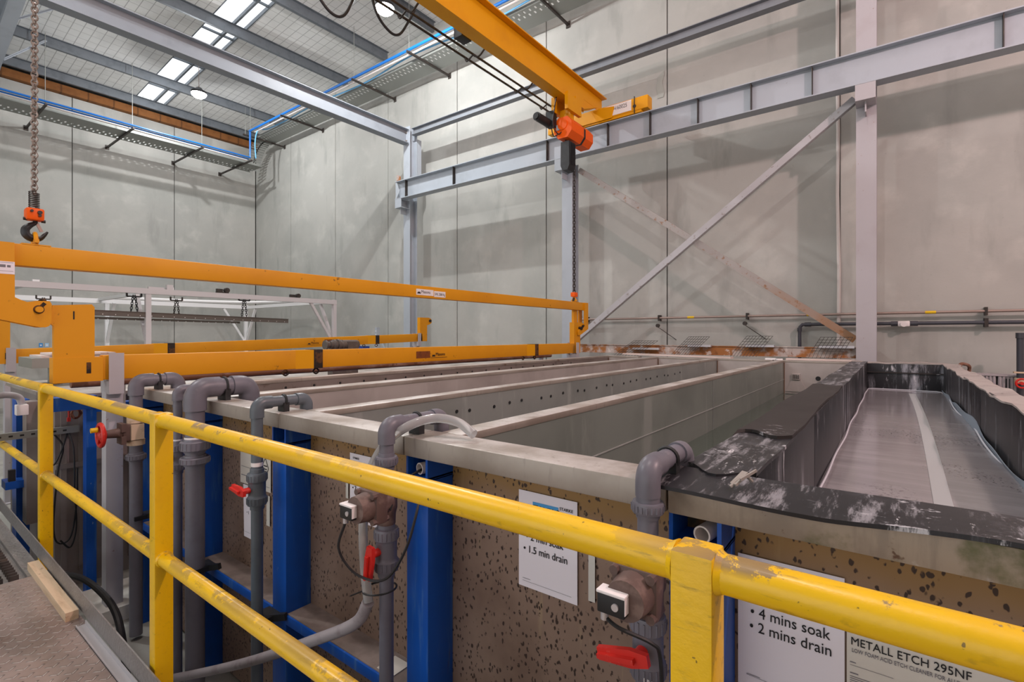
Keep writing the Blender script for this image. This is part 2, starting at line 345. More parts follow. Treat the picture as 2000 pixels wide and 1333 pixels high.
M['rustp'] = mat('rust_plate', '#7a3f14', .6, layers=[dict(s=20, lo=.5, hi=.65, c='#5c2d0e', a_=.7)])
M['steeltrim'] = mat('chequer_upstand', '#8b8886', .4, .4, layers=[dict(s=3, lo=.4, hi=.7, c='#726e6b', a_=.7)], bump=.3, bscale=60)

def liquid(name, col, rough, bumps=.05, sc=3., film=None):
    return mat(name, col, rough, 0, layers=film or [], bump=bumps, bscale=sc, spec=.8, stretch=(1, .35, 1))
M['water'] = liquid('grey_rinse_liquid', '#5f655f', .04, .02, 2)
M['waterg'] = liquid('green_rinse_liquid', '#46524a', .05, .02, 2)
M['etch'] = liquid('grey_filmed_liquid', '#8c8a8e', .13, .025, 4, [dict(s=2.2, st=(.5, 2.5, 1), lo=.42, hi=.68, c='#a09ea2', a_=.8, d=6), dict(s=3, st=(.6, 2, 1), lo=.55, hi=.72, c='#7b797e', a_=.6, d=5),
    dict(s=60, st=(1, .6, 1), lo=.57, hi=.61, c='#3a3a40', a_=.8, d=2, mask=(1.6, .50, .60))])
# chequer plate: raised lozenges by bump
def chequer():
    m = mat('chequer_plate', '#a0918b', .36, .35, layers=[dict(s=1.6, lo=.38, hi=.6, c='#80716b', a_=.85, d=5), dict(s=2.4, lo=.56, hi=.68, c='#c0b8b2', a_=.7, d=5), dict(s=5, lo=.62, hi=.7, c='#6a4f42', a_=.6)])
    nt = m.node_tree; N = nt.nodes; L = nt.links; b = N['Principled BSDF']
    tc = N.new('ShaderNodeTexCoord'); hs = []
    for ang in (45, -45):
        mp = N.new('ShaderNodeMapping'); mp.inputs['Rotation'].default_value = (0, 0, math.radians(ang)); L.new(tc.outputs['Object'], mp.inputs['Vector'])
        if ang < 0: mp.inputs['Location'].default_value = (.0125, .0125, 0)
        sp = N.new('ShaderNodeSeparateXYZ'); L.new(mp.outputs[0], sp.inputs[0]); fs = []
        for i, (p, w) in enumerate(((.05, .017), (.05, .005))):
            pp = N.new('ShaderNodeMath'); pp.operation = 'PINGPONG'; pp.inputs[1].default_value = p / 2; L.new(sp.outputs[i], pp.inputs[0])
            mr = N.new('ShaderNodeMapRange'); mr.interpolation_type = 'SMOOTHSTEP'; mr.inputs['From Min'].default_value = w * .5; mr.inputs['From Max'].default_value = w
            mr.inputs['To Min'].default_value = 1; mr.inputs['To Max'].default_value = 0; L.new(pp.outputs[0], mr.inputs['Value']); fs.append(mr.outputs[0])
        mu = N.new('ShaderNodeMath'); mu.operation = 'MULTIPLY'; L.new(fs[0], mu.inputs[0]); L.new(fs[1], mu.inputs[1]); hs.append(mu.outputs[0])
    ad = N.new('ShaderNodeMath'); ad.operation = 'MAXIMUM'; L.new(hs[0], ad.inputs[0]); L.new(hs[1], ad.inputs[1])
    mc = N.new('ShaderNodeMix'); mc.data_type = 'RGBA'; src = b.inputs['Base Color'].links[0].from_socket
    ms = N.new('ShaderNodeMath'); ms.operation = 'MULTIPLY'; ms.inputs[1].default_value = .4; L.new(ad.outputs[0], ms.inputs[0]); L.new(ms.outputs[0], mc.inputs['Factor'])
    L.new(src, mc.inputs['A']); mc.inputs['B'].default_value = lin('#d8d0ca'); L.new(mc.outputs['Result'], b.inputs['Base Color'])
    bp = N.new('ShaderNodeBump'); bp.inputs['Strength'].default_value = 1; bp.inputs['Distance'].default_value = .01
    L.new(ad.outputs[0], bp.inputs['Height']); L.new(bp.outputs[0], b.inputs['Normal'])
    return m
M['deck'] = chequer()
def skyglass():
    m = bpy.data.materials.new('rooflight_sheet'); m.use_nodes = True; nt = m.node_tree; N = nt.nodes; L = nt.links
    for n in list(N):
        if n.type == 'BSDF_PRINCIPLED': N.remove(n)
    out = [n for n in N if n.type == 'OUTPUT_MATERIAL'][0]
    a = N.new('ShaderNodeBsdfTranslucent'); a.inputs[0].default_value = (.95, .97, 1, 1)
    b = N.new('ShaderNodeBsdfTransparent'); b.inputs[0].default_value = (.95, .97, 1, 1)
    mx = N.new('ShaderNodeMixShader'); mx.inputs[0].default_value = .9
    L.new(a.outputs[0], mx.inputs[1]); L.new(b.outputs[0], mx.inputs[2]); L.new(mx.outputs[0], out.inputs[0]); return m
M['skyglass'] = skyglass()
# ------------------------------------------------------------------ camera
F_PX = 982.; YAW = math.atan(745 / 982.)
cam = bpy.data.cameras.new('camera'); co = bpy.data.objects.new('camera', cam); COL.objects.link(co)
cam.sensor_width = 36; cam.lens = 36 * F_PX / 2000; cam.shift_y = -11.5 / 2000; cam.clip_start = .05
co.location = (0, 0, 2); co.rotation_euler = (PI / 2, 0, YAW); SC.camera = co

def zc(x): return 9.5 + .08 * (x + 19.4)

# ------------------------------------------------------------------ room shell
MB().box(-19.7, 8, -7, 9.8, -.2, 0).build('floor', M['floor'], kind='structure')
wr = MB(); XJ = [-19.42, -16.91, -14.225, -11.62, -8.891, -6.171, -3.428, -.673, 2.07, 4.82, 7.57]
for a, b in zip(XJ, XJ[1:]):
    a, b = a + .012, b - .012
    wr.prism([(a, 9.4, 0), (b, 9.4, 0), (b, 9.4, zc(b) - .06), (a, 9.4, zc(a) - .06)], (0, .18, 0))
wr = wr.build('wall_right', M['concrete'], kind='structure')
MB().prism([(-19.6, 9.425, 0), (7.57, 9.425, 0), (7.57, 9.425, zc(7.57) - .1), (-19.6, 9.425, zc(-19.6) - .1)], (0, .2, 0)).build('joint_backing', M['joint'], wr)
pt = MB()
pt.grid(lambda u, v: V((-3.5 - .12 * v + .02 * math.sin(9 * u), 9.393, 6.55 + .5 * u - .09 * v * u)), 6, 4).solid(.004)
pt.build('repair_patch', mat('concrete_patch', '#a9aca6', .9), wr)
wl = MB(); YJ = [9.38, 6.66, 4.0, 1.34, -1.32, -3.98, -7]
for b, a in zip(YJ, YJ[1:]): wl.box(-19.6, -19.42, a + .012, b - .012, 0, 9.05)
wl = wl.build('wall_left', M['concrete'], kind='structure')
MB().box(-19.75, -19.45, -7, 9.4, 0, 9.62).build('joint_backing', M['joint'], wl)
MB().box(-19.6, -19.25, -7, 9.38, 9.06, 9.3, .04).build('trim_1', M['foam'], kind='structure')
bw = MB(); bw.box(-19.6, -11, -7.2, -7, 0, 9.6).box(2, 8.2, -7.2, -7, 0, 11.6)
bw.prism([(-11, -7.2, 5.2), (2, -7.2, 5.2), (2, -7.2, zc(2) + .05), (-11, -7.2, zc(-11) + .05)], (0, .2, 0))
bw.build('wall_back_unseen', M['concrete'], kind='structure')  # unseen wall, added with its opening to hold ambient light down
MB().box(8, 8.2, -7.2, 9.8, 0, 11.7).build('wall_side_unseen', M['concrete'], kind='structure')  # closes the unseen right end, added to cut ambient light
ce = MB()
def slab(y0, y1, x0, x1):
    ce.prism([(x0, y0, zc(x0)), (x1, y0, zc(x1)), (x1, y0, zc(x1) + .12), (x0, y0, zc(x0) + .12)], (0, y1 - y0, 0))
SKY0, SKY1, SKX0, SKX1 = 5.45, 6.28, -19.1, -9.0
slab(-7, SKY0, -19.7, 8); slab(SKY1, 9.8, -19.7, 8); slab(SKY0, SKY1, -19.7, SKX0); slab(SKY0, SKY1, SKX1, 8)
ce.build('ceiling', M['foil'], kind='structure')
# rooflight strip: corrugated sheet, with a centre bar and cross bars
wn = MB()
wn.grid(lambda u, v: V((SKX0 + (SKX1 - SKX0) * u, SKY0 - .03 + (SKY1 - SKY0 + .06) * v, zc(SKX0 + (SKX1 - SKX0) * u) + .13 + .012 * math.cos(v * 8 * PI))), 20, 32)
wn = wn.build('window_1', M['skyglass'], kind='structure')
fr = MB()
def zb(x): return zc(x) + .05
fr.bar((SKX0, 5.98, zb(SKX0)), (SKX1, 5.98, zb(SKX1)), .05, .09)
for y in (SKY0 + .01, SKY1 - .01): fr.bar((SKX0, y, zb(SKX0)), (SKX1, y, zb(SKX1)), .03, .1)
x = SKX0 + 1.1
while x < SKX1:
    fr.bar((x, SKY0, zb(x)), (x, SKY1, zb(x)), .05, .05); x += 1.9
fr.build('window_frame', M['purlin'], wn)

# ------------------------------------------------------------------ roof steel
PX = [-19.0, -17.3, -15.4, -13.5, -11.6, -9.7, -7.8, -5.9, -4.0, -2.1]
names = ['eave purlin running above the left concrete wall', 'second roof purlin from the left wall', 'third roof purlin from the left wall, one lamp hangs under it',
         'fourth roof purlin from the left wall', 'fifth roof purlin from the left wall', 'sixth roof purlin from the left wall',
         'seventh roof purlin from the left wall', 'eighth roof purlin from the left wall', 'ninth roof purlin from the left wall', 'tenth roof purlin from the left wall']
for i, (x, nm) in enumerate(zip(PX, names)):
    if i > 6: break
    z1 = zc(x) - .002; p = MB(); h = .24
    p.box(x - .004, x + .004, -7, 9.36, z1 - h, z1).box(x - .075, x, -7, 9.36, z1 - h, z1 - h + .008).box(x, x + .075, -7, 9.36, z1 - .008, z1)
    p.box(x - .078, x - .07, -7, 9.36, z1 - h, z1 - h + .03)
    p.build('roof_purlin', M['purlin'], None, nm, 'purlin', 'roof purlins')
rf = MB()
def zr(x): return zc(x) - .25
rf.prism([(-19.38, 2.13, zr(-19.38)), (-19.38, 2.13, 8.1), (-17.5, 2.13, 8.62), (-14.6, 2.13, 9.1), (-8, 2.13, zr(-8) - .38), (-8, 2.13, zr(-8))], (0, .012, 0))
rf.prism([(-19.38, 2.02, 8.09), (-17.5, 2.02, 8.61), (-14.6, 2.02, 9.09), (-8, 2.02, zr(-8) - .39), (-8, 2.02, zr(-8) - .37), (-14.6, 2.02, 9.11), (-17.5, 2.02, 8.63), (-19.38, 2.02, 8.11)], (0, .24, 0))
rf.prism([(-19.38, 2.02, zr(-19.38)), (-8, 2.02, zr(-8)), (-8, 2.02, zr(-8) - .015), (-19.38, 2.02, zr(-19.38) - .015)], (0, .24, 0))
rf.build('roof_rafter', M['steel'], None, 'haunched grey rafter crossing the top left corner', 'rafter')
for x, zt, lb in ((-17.3, 8.72, 'grey fly brace from the rafter to the second purlin'), (-15.4, 9.0, 'grey fly brace from the rafter to the third purlin'),):
    b = MB(); b.bar((x, 2.27, zt), (x, 3.05, zc(x) - .12), .05, .006).bar((x + .022, 2.27, zt - .0), (x + .022, 3.05, zc(x) - .12), .006, .05)
    b.build('fly_brace', M['steel'], None, lb, 'brace', 'fly braces')

def lamp(loc, lb, top, power):
    t = thing('high_bay_lamp', lb, 'lamp', loc, 'high bay lamps')
    x, y, z = loc
    MB().lathe((x, y, z), (0, 0, 1), [(.0, .012), (.15, .012), (.19, 0), (.2, .02), (.19, .06), (.12, .1), (.07, .16), (0, .17)], 24).build('lamp_body', M['black'], t)
    MB().lathe((x, y, z - .02), (0, 0, 1), [(0, -.1), (.11, -.08), (.17, -.03), (.19, .022), (0, .025)], 24).build('lens', M['lens'], t)
    MB().cyl((x, y, z + .16), (x, y, top), .008, n=8).tube([(x + .03 * math.cos(k * PI / 6), y, z + .2 + .03 * math.sin(k * PI / 6)) for k in range(12)], .006, 6, True).build('hanger', M['zinc'], t)
    return t
lamp((-15.4, 5.88, 8.72), 'glowing round lamp hanging below the far rooflight', zc(-15.4) - .24, 0)
lamp((-8.2, 6.55, 8.62), 'glowing round lamp at the top edge beside the crane girder', zc(-8.2), 0)

# ------------------------------------------------------------------ columns, runway, bracing
def column(x, name, lb, z1, m=M['steel']):
    t = thing(name, lb, 'column', (x, 8.72, 0), 'steel columns by the right wall')
    p = MB(); p.ibeam((x, 8.725, 0), (x, 8.725, z1), .25, .235, .016, .011, up=(0, 1, 0)); p.build('shaft', m, t)
    c = MB()
    c.box(x - .115, x + .115, 8.318, 8.334, 5.2, 5.42).box(x - .115, x + .115, 8.334, 8.598, 5.2, 5.216)
    c.box(x - .008, x + .008, 8.334, 8.598, 5.216, 5.418).box(x - .115, x + .115, 8.334, 8.598, 5.404, 5.418)
    c.box(x - .008, x + .008, 8.4, 8.598, 5.06, 5.2)
    c.build('corbel', m, t)
    MB().box(x - .17, x + .17, 8.55, 8.9, 0, .025).build('base_plate', m, t)
    return t
cl = column(-9.9, 'steel_column', 'grey steel column under the roof-level tie beam', 7.32)
MB().box(-10.0, -9.78, 8.86, 8.99, 5.87, 7.05).build('stiffener_plate', M['steel'], cl)
column(-5.155, 'steel_column', 'grey steel column behind the hanging crane hoist', 5.42)
column(-.304, 'steel_column', 'lilac grey steel column at right beside the bracing', 8.6, M['steelp'])
rw = thing('runway_beam', 'long grey crane runway beam along the right wall', 'beam', (-4, 8.42, 5.42))
MB().ibeam((-10.02, 8.42, 5.645), (4.2, 8.42, 5.645), .45, .21, .016, .011).build('beam', M['steel'], rw)
for x in (-9.65, -8.02, -5.47, -4.15, -3.35, -2.54, -1.74, -.93, 1.05):
    MB().box(x - .005, x + .005, 8.33, 8.412, 5.438, 5.853).build('stiffener', M['dark'], rw)
MB().box(-10.0, -9.985, 8.36, 8.48, 5.87, 6.05).build('end_stop', M['rusty'], rw)
MB().prism([(-9.97, 8.325, 5.43), (-9.85, 8.325, 5.6), (-9.97, 8.325, 5.86), (-10.0, 8.325, 5.86), (-10.0, 8.325, 5.43)], (0, .01, 0)).build('end_gusset', M['steel'], rw)
MB().ibeam((-9.79, 8.73, 7.19), (2.0, 8.73, 7.19), .17, .15, .012, .01).build('wall_girt', M['strut'], None, 'dark grey horizontal strut high along the right wall', 'strut')
tb = thing('tie_beam', 'large grey roof-level beam running to the column top', 'beam', (-9.9, 3, 6.86))
MB().ibeam((-9.9, -3, 7.05), (-9.9, 8.58, 7.05), .36, .22, .016, .011).build('beam', M['tie'], tb)
MB().box(-9.96, -9.84, 8.578, 8.598, 6.86, 7.25).build('end_plate', M['steel'], tb)
for z in (6.95, 7.15):
    for x in (-9.93, -9.87): MB().cyl((x, 8.54, z), (x, 8.58, z), .018, n=6).build('bolt', M['zinc'], tb)
def brace(p0, p1, m, lb, off):
    b = MB(); p0, p1 = V(p0), V(p1); d = (p1 - p0).normalized(); up = d.cross(V((0, 1, 0)))
    b.bar(p0, p1, .006, .1, up).bar(p0 - up * .05 + V((0, .045, 0)), p1 - up * .05 + V((0, .045, 0)), .09, .006, up)
    return b.build('cross_brace', m, None, lb, 'brace', 'wall bracing')
brace((-5.0, 8.63 , 1.9), (-.44, 8.63, 5.36), M['brace'], 'pale grey diagonal brace rising to the right column', 0)
brace((-.44, 8.76, 1.93), (-4.98, 8.76, 5.28), M['rustbrace'], 'rust-streaked diagonal brace falling to the right column foot', 0)
lb = thing('low_tie_beam', 'rusty horizontal beam along the wall behind the tanks', 'beam', (-2.7, 8.72, 1.67))
MB().ibeam((-5.03, 8.72, 1.745), (-.43, 8.72, 1.745), .155, .12, .01, .09).build('beam', M['rusty'], lb)

# ------------------------------------------------------------------ overhead crane
g = thing('crane_girder', 'orange-yellow crane bridge girder crossing the top', 'crane', (-4.4, 5, 5.95))
gb = MB(); gx = -4.4
gb.box(gx - .1, gx + .1, -2, 7.75, 5.95, 5.968).box(gx - .1, gx + .1, -2, 8.62, 6.44, 6.458).box(gx - .007, gx + .007, -2, 8.6, 6.2, 6.44).box(gx - .007, gx + .007, -2, 7.9, 5.968, 6.2)
gb.prism([(gx - .1, 7.75, 5.95), (gx - .1, 8.28, 6.165), (gx - .1, 8.28, 6.183), (gx - .1, 7.75, 5.968)], (.2, 0, 0))
gb.prism([(gx - .004, 7.75, 5.96), (gx - .004, 8.28, 6.17), (gx - .004, 8.28, 6.3), (gx - .004, 7.75, 6.3)], (.008, 0, 0))
gb.build('girder', M['orange'], g)
ec = MB(); ec.box(-5.43, -3.38, 8.33, 8.53, 5.945, 6.165, .008); ec.box(-5.3, -3.5, 8.34, 8.52, 5.9, 5.946).build('end_carriage', M['orange'], g)
MB().prism([(-4.75, 8.315, 5.93), (-4.05, 8.315, 5.93), (-4.0, 8.315, 6.12), (-4.3, 8.315, 6.16), (-4.5, 8.315, 6.16), (-4.8, 8.315, 6.12)], (0, .014, 0)).build('joint_plate', M['orange'], g)
for x in (-5.22, -3.62):
    MB().cyl((x, 8.385, 5.945), (x, 8.455, 5.945), .076, n=20).build('wheel', M['black'], g)
    MB().cyl((x, 8.318, 6.02), (x, 8.33, 6.02), .03, n=12).bar((x, 8.324, 5.9), (x, 8.324, 6.19), .02, .012).build('axle_keeper', M['dark'], g)
pl = MB().box(-4.22, -3.68, 8.324, 8.329, 5.965, 6.152).build('number_plate', M['white'], g)
text('CRANE No.', (-4.2, 8.323, 6.062), .058, M['ink'], pl, sx=.8)
text('160025', (-3.99, 8.323, 6.05), .1, M['ink'], pl, sx=.78)
text('S.W.L.', (-4.2, 8.323, 5.985), .05, M['ink'], pl, sx=.7)
# festoon track: two rails joined by hoops, alongside the girder
f = MB()
for x in (-5.0, -4.85): f.cyl((x, 3.2, 6.07), (x, 7.98, 6.07), .016, n=8)
for y in (4.2, 5.45, 6.65, 7.4): f.tube(cr([(-5.0, y, 6.07), (-4.96, y, 6.0), (-4.85, y, 6.05), (-4.8, y, 6.02), (-4.72, y, 6.0), (-4.6, y + .02, 6.1), (-4.41, y + .02, 6.12)], 5), .013, 6)
f.build('festoon_track', M['dark'], g)
for lbx, pts in (('left black cable loop hanging from the crane at the top edge', [(-5.05, 3.0, 6.0), (-5.02, 3.08, 5.75), (-5, 3.25, 5.6), (-5, 3.42, 5.66), (-5, 3.58, 6.0)]),
                 ('right black cable loop hanging from the crane beside the lamp', [(-5.0, 3.72, 6.4), (-5, 3.85, 5.95), (-5, 4.05, 5.79), (-5, 4.22, 5.82), (-5, 4.38, 6.07), (-4.98, 4.46, 6.24)])):
    MB().tube(cr(pts, 8), .016, 8, flat=1.0).build('cable_loop', M['black'], g, label=lbx)
MB().box(-4.75, -4.6, 4.95, 5.15, 6.02, 6.3, .01).build('cable_trolley', M['black'], g)

# hoist near the far end of the girder
h = thing('chain_hoist', 'orange electric chain hoist under the crane girder end', 'hoist', (-4.4, 7.55, 5.4))
bo = MB()
hx = [(-.17, -.07), (-.17, .07), (-.09, .165), (.09, .165), (.17, .07), (.17, -.07), (.09, -.165), (-.09, -.165)]
bo.prism([(-4.4 + a, 7.2, 5.47 + b * 1.05) for a, b in hx], (0, .42, 0)); bo.prism([(-4.4 + a * .95, 7.68, 5.47 + b) for a, b in hx], (0, .28, 0))
bo.build('hoist_body', M['hoist'], h)
MB().prism([(-4.4 + a * .99, 7.62, 5.47 + b * 1.03) for a, b in hx], (0, .06, 0)).build('black_band', M['black'], h)
MB().cyl((-4.4, 7.185, 5.52), (-4.4, 7.2, 5.52), .09, n=20).build('end_cap', M['hoist'], h)
MB().box(-4.52, -4.44, 7.19, 7.2, 5.44, 5.53).build('rating_plate', M['steel'], h)
tr = MB(); tr.box(-4.56, -4.5, 7.1, 7.55, 5.72, 5.97).box(-4.3, -4.24, 7.1, 7.55, 5.72, 5.97)
for y in (7.2, 7.45):
    for x in (-4.5, -4.3): tr.cyl((x - .03, y, 6.01), (x + .03, y, 6.01), .045, n=14)
tr.box(-4.5, -4.3, 7.28, 7.4, 5.62, 5.8); tr.build('trolley', M['orange'], h)
MB().cyl((-4.62, 6.75, 5.56), (-4.62, 7.1, 5.56), .07, n=18).cyl((-4.62, 6.72, 5.56), (-4.62, 6.75, 5.56), .05, n=18).box(-4.66, -4.52, 7.08, 7.2, 5.5, 5.75).build('travel_motor', M['black'], h)
MB().tube(cr([(-4.45, 7.1, 6.0), (-4.46, 7.05, 5.8), (-4.5, 7.05, 5.5), (-4.46, 7.15, 5.36), (-4.42, 7.22, 5.42)], 6), .01, 6).tube(cr([(-4.58, 7.1, 5.6), (-4.55, 7.15, 5.35), (-4.48, 7.22, 5.4)], 6), .01, 6).build('power_cable', M['black'], h)
cb = MB(); pr = [(-.08, 0), (.08, 0), (.085, -.4), (.05, -.48), (-.05, -.48), (-.085, -.4)]
cb.prism([(-4.4 + a, 7.27, 5.26 + b) for a, b in pr], (0, .2, 0))
for k in range(5): cb.box(-4.317, -4.306, 7.285 + k * .04, 7.3 + k * .04, 4.87, 5.24)
cb.tube(cr([(-4.4, 7.29, 5.25), (-4.4, 7.34, 5.38), (-4.4, 7.45, 5.25)], 5), .008, 6)
cb.build('chain_bucket', M['black'], h)
chain(MB(), (-4.4, 7.58, 5.3), (-4.4, 7.58, 2.74), .05, .0075, .02).build('load_chain', M['dark'], h)
MB().box(-4.44, -4.36, 7.52, 7.64, 2.66, 2.74, .015).build('hook_block', M['hoist'], h)
def hook(y, z, s, parent, axis='Y'):
    pts = [(0, 0), (0, -.03), (-.03, -.055), (-.058, -.09), (-.055, -.135), (-.02, -.165), (.03, -.16), (.06, -.125), (.08, -.095)]
    rr = [.016, .018, .025, .032, .034, .032, .024, .018, .009]
    P = cr([(-4.4, y + a * s, z + b * s) for a, b in pts], 4); R = []
    for i in range(len(P)):
        t = i / 4; k = min(int(t), len(rr) - 2); R.append((rr[k] + (rr[k + 1] - rr[k]) * (t - k)) * s)
    MB().tube(P, R, 10, flat=.75).build('hook', M['black'], parent)
    MB().bar((-4.4, y + .012 * s, z - .03 * s), (-4.4, y + .042 * s, z - .1 * s), .012 * s, .022 * s).build('safety_latch', M['steelpipe'], parent)
hook(7.58, 2.66, .55, h)
# near hoist chain
n = thing('hoist_hook', 'large black hook with orange block on silver chain', 'hook', (-4.4, .715, 2.63))
chain(MB(), (-4.4, .722, 4.9), (-4.4, .718, 2.9), .026, .0058, .0165).build('load_chain', M['zinc'], n)
sp = []
for i in range(9 * 12 + 1):
    a = i * 2 * PI / 12; sp.append((-4.4 + .025 * math.cos(a), .718 + .025 * math.sin(a), 2.815 + .105 * i / 108))
MB().tube(sp, .0035, 6).build('spring', M['dark'], n)
b = MB().box(-4.445, -4.355, .675, .762, 2.735, 2.812, .014)
b.build('hook_block', M['hoist'], n)
MB().cyl((-4.4, .667, 2.742), (-4.4, .685, 2.742), .01, n=8).cyl((-4.4, .752, 2.738), (-4.4, .772, 2.738), .01, n=8).cyl((-4.356, .738, 2.785), (-4.345, .738, 2.785), .012, n=10).cyl((-4.356, .738, 2.765), (-4.345, .738, 2.765), .008, n=10).cyl((-4.356, .7, 2.79), (-4.345, .7, 2.79), .008, n=10).build('bolt', M['dark'], n)
hook(.722, 2.745, .76, n)
# near hoist body, above the picture
nb = MB().prism([(-4.4 + a, .5, 5.35 + bb) for a, bb in hx], (0, .6, 0)); nb.box(-4.45, -4.35, .7, .75, 4.85, 5.95)
nb.build('hoist_body', M['hoist'], n)

# ------------------------------------------------------------------ lifting spreader
s = thing('lifting_spreader', 'long orange lifting beam hung from two hoist chains', 'lifting beam', (-4.4, 4.2, 2.05))
MB().box(-4.45, -4.35, .58, 7.88, 2.435, 2.572, .008).build('beam', M['orangew'], s)
arm = [(.46, 2.572), (.617, 2.572), (.619, 2.235), (.645, 2.22), (.675, 2.208), (.715, 2.217), (.78, 2.219), (.79, 2.2), (.789, 2.085), (.779, 2.06), (.762, 2.05), (.735, 2.05), (.6, 2.085), (.46, 2.12)]
for x in (-4.352, -4.475):
    MB().prism([(x, a, b) for a, b in arm], (.025, 0, 0)).build('hook_plate', M['orangew'], s)
MB().cyl((-4.5, .728, 2.163), (-4.3, .728, 2.163), .019, n=20).build('pin', M['orangew'], s)
MB().lathe((-4.327, .728, 2.163), (1, 0, 0), [(.027, 0), (.027, .0015), (.0, .0016)], 20).bar((-4.3262, .73, 2.17), (-4.3262, .757, 2.205), .002, .02, up=(0, 1, -1)).build('scorch_mark', M['burn'], s)
MB().tube(cr([(-4.4, .735, 2.2), (-4.39, .745, 2.222), (-4.37, .76, 2.228), (-4.36, .765, 2.21)], 4), .009, 8).build('latch_lever', M['burn'], s)
fa = [(7.95, 2.572), (7.95, 2.11), (7.8, 2.05), (7.66, 2.0), (7.61, 2.0), (7.6, 2.06), (7.63, 2.1), (7.7, 2.1), (7.78, 2.13), (7.83, 2.17), (7.83, 2.44), (7.83, 2.572)]
for x in (-4.352, -4.475):
    MB().prism([(x, a, b) for a, b in fa], (.025, 0, 0)).build('hook_plate', M['orangew'], s)
MB().cyl((-4.5, 7.68, 2.12), (-4.3, 7.68, 2.12), .03, n=16).build('pin', M['burn'], s)
MB().box(-4.45, -4.41, 7.58, 7.7, 2.1, 2.435).build('web_bar', M['orangew'], s)
for y in (.722, 7.58):
    k = 1 if y < 1 else .8
    MB().tube(cr([(-4.43, y, 2.58), (-4.432, y, 2.62), (-4.4, y, 2.655), (-4.368, y, 2.62), (-4.37, y, 2.58)], 5), .012 * k, 8).box(-4.44, -4.36, y - .006, y + .006, 2.572, 2.59).bar((-4.46, y - .0, 2.6), (-4.34, y, 2.6), .022, .022).box(-4.448, -4.352, y - .07, y + .07, 2.572, 2.58).build('shackle', M['orangew'], s)
pp = MB().box(-4.327, -4.3255, .545, .618, 2.375, 2.452).build('sticker', M['paper'], s)
MB().box(-4.3254, -4.325, .553, .578, 2.415, 2.432).box(-4.3254, -4.325, .584, .6, 2.416, 2.43).box(-4.3254, -4.325, .55, .612, 2.392, 2.394).box(-4.3254, -4.325, .55, .612, 2.444, 2.446).build('print', M['ginkk'], pp)
def masons(y0, z0, xx, parent, plate=True, sz=.05, two=True):
    if plate: p = MB().box(xx, xx + .002, y0, y0 + .27, z0 - .012, z0 + .058).build('maker_plate', M['white'], parent)
    else: p = MB().box(xx, xx + .001, y0, y0 + .27, z0 - .012, z0 - .008).build('maker_plate', M['ink'], parent)
    x2 = xx + .003
    MB().prism([(x2, y0 + .012, z0 + .004), (x2, y0 + .03, z0 + .03), (x2, y0 + .042, z0 + .018), (x2, y0 + .054, z0 + .03), (x2, y0 + .07, z0 + .004)], (.0005, 0, 0)).build('logo', M['ink'], p)
    text('Masons', (x2, y0 + .075, z0 + .012), sz, M['ink'], p, '+X', sx=.95)
    if two:
        q = MB().box(xx, xx + .0025, y0 + .28, y0 + .47, z0 - .02, z0 + .05).build('load_plate', M['white'], parent)
        text('SWL 2000 Kg', (xx + .0032, y0 + .29, z0 + .0), .042, M['ink'], q, '+X', sx=.72)
masons(3.92, 2.475, -4.35, s)

# ------------------------------------------------------------------ flight bars resting in stands
def flight_bar(x, y0, z, tilt, lb, num, sgn=1):
    t = thing('flight_bar', lb, 'lifting bar', (x, y0 + 3.3, z), 'orange flight bars in stands')
    L = 6.5
    def zz(y): return z + tilt * (y - y0) / L
    def seg(ya, yb, dx):
        b = MB(); b.bar((x + dx, ya, zz(ya) + .085), (x + dx, yb, zz(yb) + .085), .08, .17, bev=.006); return b
    seg(y0 - .1, y0 + 6.42, .0).build('beam', M['orangew'], t)
    for ya in (y0 + 1.47, y0 + 5.12):
        za = zz(ya); w0, w1 = .0405, .075
        sl = MB(); sl.prism([(x - w0, ya - .16, za + .171), (x + w0, ya - .16, za + .171), (x + w1, ya, za + .171), (x - w1, ya, za + .171)], (0, 0, -.172))
        sl.build('flared_sleeve', M['orange'], t)
        MB().box(x - w1, x + w1, ya + .0005, ya + .095, za - .003, za + .175, .004).build('black_collar', M['burn'], t)
        MB().tube(cr([(x + .03, ya + .05, za + .0), (x + .03, ya + .02, za - .03), (x + .03, ya + .05, za - .055), (x + .03, ya + .08, za - .03), (x + .03, ya + .05, za)], 4), .008, 6).build('eye', M['burn'], t)
        MB().tube(cr([(x + .03, ya - .25, za + .0), (x + .03, ya - .28, za - .03), (x + .03, ya - .25, za - .055), (x + .03, ya - .22, za - .03), (x + .03, ya - .25, za)], 4), .008, 6).build('eye', M['burn'], t)
    # lugs
    nb = MB(); pr = [(y0 - .36, .505), (y0 - .16, .52), (y0 - .145, .5), (y0 - .145, .0), (y0 - .355, -.01), (y0 - .355, .37), (y0 - .375, .39)]
    nb.prism([(x + .0, a, z + b) for a, b in pr], (.045, 0, 0)); nb.box(x - .045, x, y0 - .335, y0 - .16, z, z + .36)
    nb = nb.build('lug', M['orangew'], t)
    MB().box(x - .05, x + .05, y0 - .36, y0 - .1, z - .005, z + .16).build('socket', M['orangew'], t)
    if num: text(num, (x + .046, y0 - .275, z + .415), .08, M['ink'], nb, '+X')
    MB().box(x + .0501, x + .0508, y0 - .19, y0 - .165, z + .05, z + .125, .0003).build('scorch_mark', M['burn'], t)
    ye = y0 + 6.42; ze = zz(ye)
    fb = MB(); fb.prism([(x - .05, a, ze + b) for a, b in ((ye - .07, .0), (ye + .14, -.0), (ye + .14, .36), (ye + .22, .38), (ye + .28, .42), (ye + .27, .5), (ye + .2, .53), (ye - .07, .53))], (.09, 0, 0))
    fb.build('lug', M['orangew'], t)
    MB().cyl((x - .07, ye + .22, ze + .46), (x + .07, ye + .22, ze + .46), .03, n=14).build('pin', M['burn'], t)
    return t
